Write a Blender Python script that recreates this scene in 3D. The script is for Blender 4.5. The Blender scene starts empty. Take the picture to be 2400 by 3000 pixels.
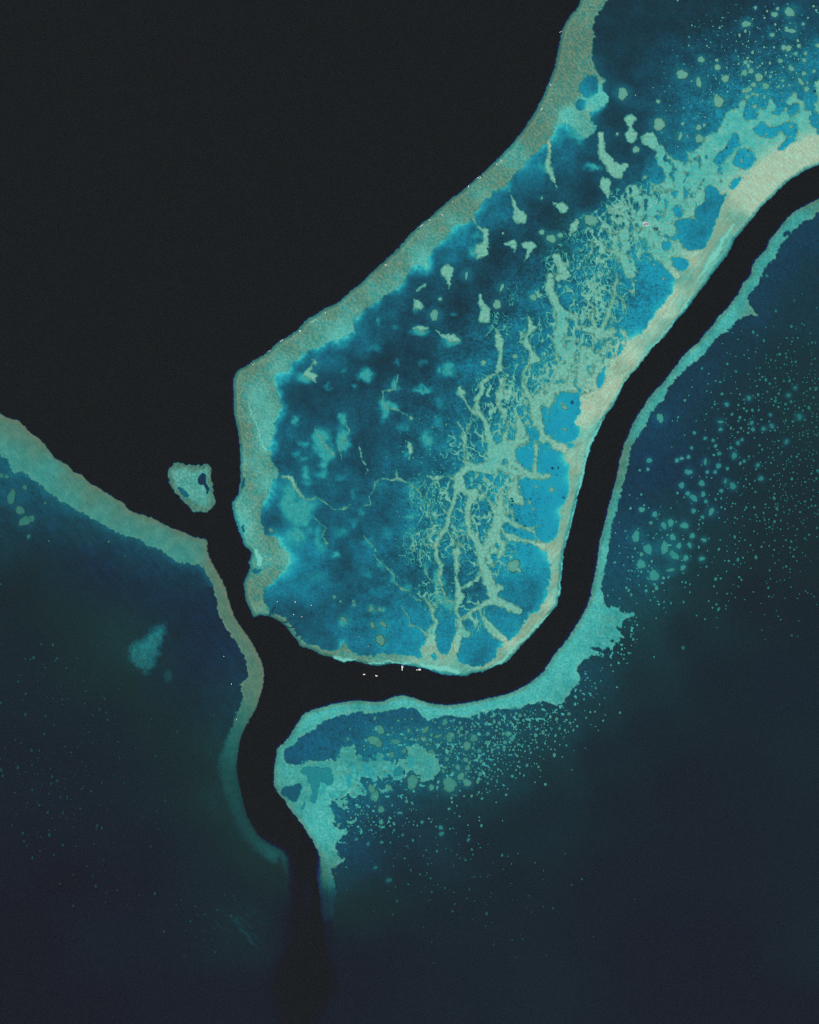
import bpy, math, random
import numpy as np

# ------------------------------------------------------------------ camera, sky, sun, exposure
sc = bpy.context.scene
COL = sc.collection
M = 4.0                        # metres per unit of the survey grid
ALT = 40000.0
cam_d = bpy.data.cameras.new("camera")
cam = bpy.data.objects.new("camera", cam_d)
COL.objects.link(cam)
cam.location = (0, 0, ALT)
cam.rotation_euler = (0, 0, 0)
cam_d.sensor_fit = 'HORIZONTAL'
cam_d.sensor_width = 36.0
cam_d.lens = 36.0 * ALT / (2400 * M)
cam_d.clip_start = 10.0
cam_d.clip_end = 120000.0
sc.camera = cam

SUN_EL, SUN_AZ = 60.0, 285.0   # azimuth clockwise from +Y
world = bpy.data.worlds.new("World")
sc.world = world
world.use_nodes = True
wn = world.node_tree
bg = wn.nodes["Background"]
sky = wn.nodes.new("ShaderNodeTexSky")
sky.sky_type = 'NISHITA'
sky.sun_disc = False
sky.sun_elevation = math.radians(SUN_EL)
sky.sun_rotation = math.radians(SUN_AZ)
wn.links.new(sky.outputs[0], bg.inputs[0])
bg.inputs[1].default_value = 0.07

sun_d = bpy.data.lights.new("sun", 'SUN')
sun_d.energy = 4.9
sun_d.angle = math.radians(0.5)
sun_d.color = (1.0, 0.96, 0.9)
sun = bpy.data.objects.new("sun", sun_d)
sun.location = (0, 0, 3000)
sun.rotation_euler = (math.radians(90 - SUN_EL), 0, -math.radians(SUN_AZ) + math.pi)
COL.objects.link(sun)

sc.view_settings.view_transform = 'Standard'
sc.view_settings.look = 'None'
sc.view_settings.exposure = 0.0
sc.view_settings.gamma = 1.0
sc.view_settings.use_curve_mapping = False
sc.cycles.max_bounces = 3
sc.cycles.diffuse_bounces = 1
sc.cycles.volume_bounces = 0
sc.cycles.transparent_max_bounces = 12
sc.cycles.use_denoising = False
sc.cycles.denoising_input_passes = "RGB_ALBEDO_NORMAL"
sc.cycles.denoising_prefilter = "NONE"
sc.cycles.filter_width = 1.2

KR, KG, KB = 0.40, 0.062, 0.014        # absorption of clear sea water per metre
PATH = 1.0 + 1.0 / math.sin(math.radians(SUN_EL))
DEEP = 110.0

# ------------------------------------------------------------------ helpers
def wx(X): return (X - 1200.0) * M
def wy(Y): return (1500.0 - Y) * M

def tag(o, label=None, cat=None, group=None, kind=None):
    if label: o["label"] = label
    if cat: o["category"] = cat
    if group: o["group"] = group
    if kind: o["kind"] = kind
    return o

def mesh_obj(name, verts, faces, mat, parent=None, smooth=False):
    me = bpy.data.meshes.new(name)
    me.from_pydata(verts, [], faces)
    me.update()
    if mat: me.materials.append(mat)
    if smooth:
        me.polygons.foreach_set("use_smooth", [True] * len(me.polygons))
    o = bpy.data.objects.new(name, me)
    COL.objects.link(o)
    if parent: o.parent = parent
    return o

def grid_obj(name, V, F, A, mat, parent=None):
    """V (n,3), F (m,4) quads, A (n,4) colour attribute"""
    me = bpy.data.meshes.new(name)
    me.vertices.add(len(V)); me.vertices.foreach_set("co", V.astype(np.float32).ravel())
    me.loops.add(F.size); me.loops.foreach_set("vertex_index", F.astype(np.int32).ravel())
    me.polygons.add(len(F))
    k = F.shape[1]
    me.polygons.foreach_set("loop_start", np.arange(0, F.size, k, dtype=np.int32))
    me.polygons.foreach_set("loop_total", np.full(len(F), k, dtype=np.int32))
    me.polygons.foreach_set("use_smooth", np.ones(len(F), dtype=bool))
    at = me.attributes.new("bed", 'FLOAT_COLOR', 'POINT')
    at.data.foreach_set("color", A.astype(np.float32).ravel())
    me.update(calc_edges=True)
    me.materials.append(mat)
    o = bpy.data.objects.new(name, me)
    COL.objects.link(o)
    if parent: o.parent = parent
    return o

def empty(name, loc=(0, 0, 0)):
    o = bpy.data.objects.new(name, None)
    o.empty_display_size = 50
    o.location = loc
    COL.objects.link(o)
    return o

# ---- noise
_rng = np.random.RandomState(7)
_perm = _rng.permutation(512).astype(np.int32)
_ang = _rng.rand(512) * 2 * np.pi
_gx = np.cos(_ang).astype(np.float32); _gy = np.sin(_ang).astype(np.float32)
def perlin(x, y, seed=0):
    x0 = np.floor(x); y0 = np.floor(y)
    fx = (x - x0).astype(np.float32); fy = (y - y0).astype(np.float32)
    xi = x0.astype(np.int32); yi = y0.astype(np.int32)
    u = fx * fx * fx * (fx * (fx * 6 - 15) + 10)
    v = fy * fy * fy * (fy * (fy * 6 - 15) + 10)
    def g(ix, iy, dx, dy):
        h = _perm[(_perm[(ix + seed * 37) & 511] + iy * 3 + seed) & 511]
        return _gx[h] * dx + _gy[h] * dy
    a = g(xi, yi, fx, fy); b = g(xi + 1, yi, fx - 1, fy)
    c = g(xi, yi + 1, fx, fy - 1); d = g(xi + 1, yi + 1, fx - 1, fy - 1)
    ab = a + u * (b - a); cd = c + u * (d - c)
    return (ab + v * (cd - ab)) * 1.5
def fbm(x, y, scale, octv, seed=0, gain=0.5):
    r = 0; amp = 1.0; tot = 0
    for i in range(octv):
        k = (2.03 ** i) / scale
        r = r + amp * perlin(x * k + 11.3 * i, y * k - 7.7 * i, seed + i)
        tot += amp; amp *= gain
    return r / tot * 1.25
def sstep(a, b, x):
    t = np.clip((x - a) / (b - a), 0, 1)
    return t * t * (3 - 2 * t)

# ---- survey grid
ST = 2.4
x_ax = np.arange(-110, 2512, ST, dtype=np.float32)
y_ax = np.arange(-110, 3112, ST, dtype=np.float32)
X, Y = np.meshgrid(x_ax, y_ax)
NY, NX = X.shape
CS = 7.0
cx_ax = np.arange(-150, 2560, CS); cy_ax = np.arange(-150, 3160, CS)
CX, CY = np.meshgrid(cx_ax, cy_ax)

def upsample(Fc, XX, YY):
    u = np.clip((XX - cx_ax[0]) / CS, 0, len(cx_ax) - 1.001)
    v = np.clip((YY - cy_ax[0]) / CS, 0, len(cy_ax) - 1.001)
    i = u.astype(np.int32); j = v.astype(np.int32)
    fu = (u - i).astype(np.float32); fv = (v - j).astype(np.float32)
    Fc = Fc.astype(np.float32)
    return (Fc[j, i] * (1 - fu) + Fc[j, i + 1] * fu) * (1 - fv) + (Fc[j + 1, i] * (1 - fu) + Fc[j + 1, i + 1] * fu) * fv

def poly_sdf(P, GX, GY):
    P = np.asarray(P, dtype=np.float64)
    d2 = np.full(GX.shape, 1e12); ins = np.zeros(GX.shape, bool)
    for k in range(len(P)):
        ax, ay = P[k]; bx, by = P[(k + 1) % len(P)]
        ex, ey = bx - ax, by - ay
        L = ex * ex + ey * ey + 1e-9
        t = np.clip(((GX - ax) * ex + (GY - ay) * ey) / L, 0, 1)
        dx = GX - ax - t * ex; dy = GY - ay - t * ey
        np.minimum(d2, dx * dx + dy * dy, out=d2)
        if ay != by:
            c = ((ay > GY) != (by > GY)) & (GX < ex * (GY - ay) / (by - ay) + ax)
            ins ^= c
    d = np.sqrt(d2)
    return np.where(ins, -d, d)

def spline(P, sub=3):
    """Catmull-Rom refinement of a closed polygon so that edges are not straight"""
    P = np.asarray(P, float); n = len(P); out = []
    for k in range(n):
        p0, p1, p2, p3 = P[k - 1], P[k], P[(k + 1) % n], P[(k + 2) % n]
        for s in range(sub):
            t = s / sub
            out.append(0.5 * ((2 * p1) + (-p0 + p2) * t + (2 * p0 - 5 * p1 + 4 * p2 - p3) * t * t + (-p0 + 3 * p1 - 3 * p2 + p3) * t ** 3))
    return np.array(out)

# domain warps: frilly edges
n1x = fbm(X, Y, 34, 3, 1); n1y = fbm(X, Y, 34, 3, 5)
n2x = fbm(X, Y, 11, 2, 9); n2y = fbm(X, Y, 11, 2, 13)
WX = X + 5.5 * n1x + 3.4 * n2x
WY = Y + 5.5 * n1y + 3.4 * n2y
WX2 = X + 2.0 * n1x + 1.6 * n2x       # gentler, for rims towards deep water
WY2 = Y + 2.0 * n1y + 1.6 * n2y

def big_sdf(P, warp=1):
    c = poly_sdf(spline(P, 2), CX, CY)
    return upsample(c, WX if warp == 1 else WX2, WY if warp == 1 else WY2)

def local_sdf(Ps, warp=1):
    """union of small polygons, evaluated at full resolution in windows; returns sdf (large outside) and index"""
    R = np.full(X.shape, 60.0, np.float32); I = np.full(X.shape, -1, np.int16)
    for k, P in enumerate(Ps):
        P = spline(P, 3); m = 40
        i0 = max(0, int((P[:, 0].min() - m - x_ax[0]) / ST)); i1 = min(NX, int((P[:, 0].max() + m - x_ax[0]) / ST) + 1)
        j0 = max(0, int((P[:, 1].min() - m - y_ax[0]) / ST)); j1 = min(NY, int((P[:, 1].max() + m - y_ax[0]) / ST) + 1)
        if i1 <= i0 or j1 <= j0: continue
        s = (slice(j0, j1), slice(i0, i1))
        d = poly_sdf(P, WX[s] if warp else X[s], WY[s] if warp else Y[s]).astype(np.float32)
        b = d < R[s]
        R[s] = np.where(b, d, R[s]); I[s] = np.where(b, k, I[s])
    return R, I

def ridge_sdf(lines, wsc=1.0):
    """lines: lists of (x, y, width). returns dist - halfwidth and index of the line"""
    R = np.full(X.shape, 60.0, np.float32); I = np.full(X.shape, -1, np.int16)
    for k, L in enumerate(lines):
        for a, b in zip(L[:-1], L[1:]):
            m = 34 + max(a[2], b[2])
            i0 = max(0, int((min(a[0], b[0]) - m - x_ax[0]) / ST)); i1 = min(NX, int((max(a[0], b[0]) + m - x_ax[0]) / ST) + 1)
            j0 = max(0, int((min(a[1], b[1]) - m - y_ax[0]) / ST)); j1 = min(NY, int((max(a[1], b[1]) + m - y_ax[0]) / ST) + 1)
            if i1 <= i0 or j1 <= j0: continue
            s = (slice(j0, j1), slice(i0, i1))
            gx = WX[s]; gy = WY[s]
            ex, ey = b[0] - a[0], b[1] - a[1]
            t = np.clip(((gx - a[0]) * ex + (gy - a[1]) * ey) / (ex * ex + ey * ey + 1e-6), 0, 1)
            d = np.hypot(gx - a[0] - t * ex, gy - a[1] - t * ey) - wsc * 0.5 * (a[2] + t * (b[2] - a[2]))
            q = d < R[s]
            R[s] = np.where(q, d, R[s]); I[s] = np.where(q, k, I[s])
    return R, I

def regress(pts, sigma, tail=0.0):
    """pts (x, y, v...) -> smooth fields on the grid"""
    pts = np.array(pts, float); nv = pts.shape[1] - 2
    W = np.full(CX.shape, 1e-12); out = [np.zeros(CX.shape) for _ in range(nv)]
    for p in pts:
        d2 = ((CX - p[0]) ** 2 + (CY - p[1]) ** 2)
        w = np.exp(-d2 / (2 * sigma * sigma)) + tail * np.exp(-d2 / (18 * sigma * sigma)) + 1e-6 / (1 + d2 / sigma ** 2) ** 2
        W += w
        for k in range(nv): out[k] += w * p[2 + k]
    return [o / W for o in out]

HAZE = np.array([0.0120, 0.0135, 0.0160])
EFFG, EFFB = 1.10, 1.06
SAND = (0.60, 0.67, 0.46); DARK = (0.024, 0.036, 0.018)
CORS = (0.37, 0.43, 0.27); CORD = (0.026, 0.034, 0.019)
def s2l(c):
    c = np.asarray(c, float) / 255.0
    return np.where(c <= 0.04045, c / 12.92, ((c + 0.055) / 1.055) ** 2.4)
def survey(pts, sigma, dmin, dmax=30.0):
    """colours seen from above at survey points -> water depth and brightness of the bed everywhere"""
    rows = []
    for x, y, c in pts:
        l = np.maximum(s2l(c) - HAZE, 0.0)
        rows.append((x, y, math.sqrt(l[1]), math.sqrt(l[2])))
    g, b = regress(rows, sigma, 0.07)
    g = np.maximum(g, 0.012) ** 2; b = np.maximum(b, 0.012) ** 2
    d = np.log(np.maximum(SAND[1] / SAND[2] * EFFG / EFFB * b / g, 1.02)) / (PATH * (KG - KB))
    d = np.clip(d, dmin, dmax)
    ag = g / (EFFG * np.exp(-PATH * KG * d))
    S = (ag - DARK[1]) / (SAND[1] - DARK[1])
    deep = np.log(np.maximum(EFFG * DARK[1] / g, 1.001)) / (PATH * KG)
    d = np.where(S < 0, np.clip(np.maximum(deep, dmin), dmin, 50), d)
    k_ = np.ones(9) / 9.0
    for ax_ in (0, 1):
        sm = np.apply_along_axis(lambda r_: np.convolve(np.pad(r_, 4, mode='edge'), k_, 'valid'), ax_, d)
        d = np.where(d > 18, sm, d)
    return d, np.clip(S, 0, 1.25)

# ------------------------------------------------------------------ the survey: outlines
MAIN = [(1703,0),(1674,42),(1651,79),(1637,139),(1625,200),(1609,237),(1600,264),(1572,320),(1540,372),(1515,400),(1503,421),(1478,445),
(1457,466),(1423,499),(1388,529),(1353,560),(1318,584),(1283,616),(1256,640),(1235,654),(1214,675),(1200,689),(1160,735),(1130,760),
(1085,803),(1050,835),(1010,868),(985,890),(948,905),(930,921),(906,931),(885,952),(864,973),(840,987),(816,1001),(795,1022),(767,1043),
(739,1058),(718,1074),(699,1081),(687,1105),(683,1126),(685,1161),(685,1196),(689,1230),(697,1262),(701,1293),(704,1331),(704,1370),
(704,1415),(699,1443),(683,1470),(679,1478),(685,1504),(694,1539),(708,1574),(718,1600),(734,1609),(737,1626),(729,1649),(734,1663),
(720,1689),(715,1713),(718,1741),(725,1769),(737,1793),(744,1810),(763,1803),(788,1805),(809,1814),(826,1823),(843,1842),(857,1861),
(875,1880),(880,1896),(903,1897),(930,1913),(951,1922),(979,1929),(1003,1941),(1031,1936),(1063,1943),(1087,1949),(1115,1950),
(1156,1944),(1200,1950),(1221,1953),(1256,1962),(1290,1974),(1322,1980),(1339,1977),(1363,1982),(1388,1970),(1416,1970),(1443,1956),
(1478,1944),(1496,1929),(1513,1911),(1534,1887),(1558,1863),(1579,1838),(1600,1814),(1617,1790),(1635,1772),(1636,1755),(1643,1744),
(1642,1713),(1645,1678),(1649,1643),(1652,1612),(1663,1577),(1671,1546),(1680,1511),(1687,1477),(1697,1438),(1708,1411),(1715,1377),
(1722,1338),(1736,1303),(1748,1269),(1760,1248),(1777,1213),(1797,1191),(1818,1150),(1838,1110),(1866,1081),(1887,1053),(1911,1020),
(1931,1000),(1947,988),(1985,937),(2010,911),(2034,876),(2069,831),(2100,786),(2131,748),(2152,703),(2180,671),(2211,630),(2236,602),
(2263,577),(2306,534),(2334,517),(2362,497),(2400,484),(2480,455),(2540,440),(2560,-150),(1740,-150)]

LAG = [(1779,0),(1753,42),(1737,79),(1746,111),(1734,148),(1744,199),(1765,223),(1774,237),(1767,264),(1790,283),(1772,311),(1725,329),
(1746,366),(1739,390),(1716,403),(1679,376),(1655,362),(1628,371),(1619,403),(1607,412),(1569,445),(1530,490),(1503,522),(1478,550),
(1464,550),(1423,588),(1395,619),(1374,650),(1350,657),(1325,664),(1315,692),(1290,710),(1266,730),(1256,755),(1252,790),(1231,769),
(1203,790),(1190,821),(1155,849),(1099,890),(1076,900),(1056,921),(1033,945),(1040,971),(1010,990),(975,1000),(948,1006),(930,1020),
(903,1029),(878,1046),(854,1067),(847,1085),(815,1092),(803,1102),(805,1130),(823,1175),(830,1189),(812,1213),(805,1248),(802,1276),(790,1303),
(791,1324),(805,1366),(822,1392),(800,1401),(788,1443),(770,1477),(765,1487),(765,1522),(774,1546),(781,1570),(805,1574),(826,1602),
(843,1623),(849,1640),(837,1661),(819,1685),(791,1710),(772,1734),(774,1758),(788,1783),(798,1800),(823,1800),(843,1814),(857,1828),
(859,1849),(878,1866),(892,1882),(923,1890),(948,1901),(969,1906),(993,1901),(1007,1882),(1021,1897),(1031,1910),(1063,1918),
(1087,1916),(1115,1915),(1156,1918),(1200,1922),(1221,1929),(1237,1922),(1230,1896),(1249,1888),(1280,1892),(1287,1911),(1311,1913),(1322,1890),
(1334,1890),(1339,1908),(1346,1939),(1374,1950),(1409,1951),(1430,1937),(1447,1934),(1457,1911),(1473,1887),(1485,1878),(1506,1871),
(1523,1842),(1544,1821),(1551,1803),(1569,1797),(1586,1776),(1603,1748),(1610,1713),(1611,1671),(1609,1637),(1600,1616),(1590,1603),
(1600,1590),(1624,1581),(1635,1550),(1643,1518),(1642,1494),(1652,1475),(1659,1445),(1664,1410),(1666,1363),(1655,1342),(1650,1325),
(1672,1300),(1687,1286),(1699,1269),(1701,1251),(1680,1241),(1685,1223),(1697,1213),(1701,1185),(1694,1160),(1722,1148),(1739,1143),(1770,1123),
(1791,1088),(1812,1040),(1850,991),(1881,970),(1923,915),(1950,883),(1975,845),(1979,828),(1985,800),(2010,775),(2040,742),(2069,716),(2090,678),(2100,636),(2116,595),
(2125,570),(2142,553),(2163,529),(2204,494),(2239,463),(2267,443),(2313,426),(2360,400),(2400,390),(2480,370),(2560,350),(2560,-150),(1810,-150)]

FLATS = [
 [(2100,384),(2119,350),(2132,321),(2161,315),(2172,293),(2189,300),(2180,339),(2196,350),(2213,345),(2222,319),(2245,315),(2252,284),
  (2276,310),(2263,332),(2278,337),(2304,315),(2308,332),(2323,341),(2343,319),(2337,300),(2315,308),(2304,298),(2320,272),(2337,269),(2339,285),(2360,295),
  (2358,321),(2380,324),(2376,356),(2397,395),(2340,430),(2267,460),(2200,510),(2160,540),(2116,572),(2093,552),(2069,563),(2065,595),
  (2041,609),(2037,637),(2048,647),(1985,647),(1985,689),(2006,727),(2048,732),(2050,760),(2010,800),(1978,820),(1964,800),(1943,779),(1909,751),
  (1888,713),(1874,692),(1850,696),(1853,664),(1829,680),(1815,664),(1812,630),(1850,640),(1843,605),(1832,557),(1857,539),(1895,570),
  (1923,567),(1912,546),(1943,532),(1950,511),(1926,480),(1923,442),(1909,431),(1937,421),(1957,445),(1985,470),(2013,470),(2013,445),
  (2048,431),(2070,400)],
 [(1640,1060),(1672,1000),(1700,1000),(1740,1035),(1785,1045),(1812,1040),(1800,1090),(1770,1130),(1720,1155),(1650,1148),(1622,1175),(1606,1225),(1590,1250),(1565,1200),(1560,1165),(1600,1130),(1625,1095)],
 [(2400,230),(2384,250),(2396,290),(2385,305),(2400,340),(2480,340),(2480,220)],
]
POOLS = [
 [(2211,378),(2237,358),(2248,369),(2278,373),(2295,360),(2323,356),(2334,371),(2330,397),(2308,404),(2296,385),(2282,389),(2263,404),(2230,397)],
 [(2285,432),(2310,406),(2332,410),(2313,426),(2291,438)],
 [(2152,391),(2165,410),(2156,434),(2133,456),(2107,484),(2095,470),(2110,449),(2131,428),(2142,405)],
 [(2169,438),(2196,439),(2215,464),(2202,482),(2198,491),(2174,495),(2148,480),(2156,458)],
 [(2173,520),(2156,553),(2142,555),(2142,536),(2159,522)],
 [(2076,543),(2097,553),(2095,568),(2114,570),(2116,595),(2100,643),(2086,685),(2065,720),(2044,732),(2013,729),(1999,706),(1985,678),(1980,652),
  (2013,640),(2041,643),(2041,609),(2069,595),(2065,563)],
 [(1975,605),(1989,600),(2001,616),(1992,637),(1975,626)],
 [(1943,717),(1961,703),(1966,720),(1961,734),(1945,730)],
 [(1968,755),(1989,755),(2016,762),(2018,776),(2003,791),(1978,784),(1970,769)],
 [(1642,1154),(1656,1150),(1673,1156),(1694,1154),(1701,1185),(1697,1210),(1680,1227),(1676,1244),(1701,1251),(1697,1279),(1676,1286),
  (1659,1300),(1625,1288),(1645,1278),(1600,1271),(1597,1251),(1607,1227),(1617,1199),(1628,1175)],
 [(1588,1195),(1603,1200),(1602,1230),(1592,1242)],
 [(1513,1345),(1520,1317),(1541,1309),(1562,1324),(1565,1349),(1551,1371),(1523,1359)],
 [(1541,1255),(1569,1251),(1576,1276),(1558,1298),(1548,1272)],
 [(1583,1331),(1610,1328),(1638,1335),(1664,1356),(1666,1415),(1663,1443),(1652,1477),(1634,1486),(1643,1504),(1642,1532),(1628,1574),
  (1597,1590),(1583,1584),(1569,1556),(1586,1538),(1548,1543),(1523,1536),(1506,1511),(1510,1480),(1537,1478),(1537,1462),(1523,1438),
  (1534,1410),(1537,1396),(1565,1405),(1610,1405),(1623,1390),(1609,1381),(1579,1380),(1577,1365)],
 [(1756,1095),(1770,1100),(1766,1130),(1757,1138),(1750,1120)],
 [(1774,237),(1770,0),(1770,1)] if False else [(1700,250),(1716,228),(1745,224),(1752,245),(1748,270),(1728,290),(1708,280)],
 [(1690,295),(1706,292),(1722,300),(1716,320),(1700,322),(1688,310)],
 [(1704,316),(1712,316),(1711,330)] if False else [(1262,1922),(1275,1915),(1281,1925),(1272,1935)],
 [(705,1545),(712,1538),(717,1556),(712,1560)],
 [(744,1670),(760,1664),(768,1670),(752,1680)],
 [(713,1402),(720,1398),(716,1425),(711,1428)],
 [(1593,1302),(1604,1297),(1612,1311),(1600,1318)],
 [(1663,1305),(1672,1300),(1680,1310),(1668,1317)],
 [(1473,1539),(1492,1534),(1512,1556),(1500,1563),(1480,1553)],
 [(1521,1565),(1545,1556),(1568,1567),(1555,1578),(1524,1576)],
]
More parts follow.
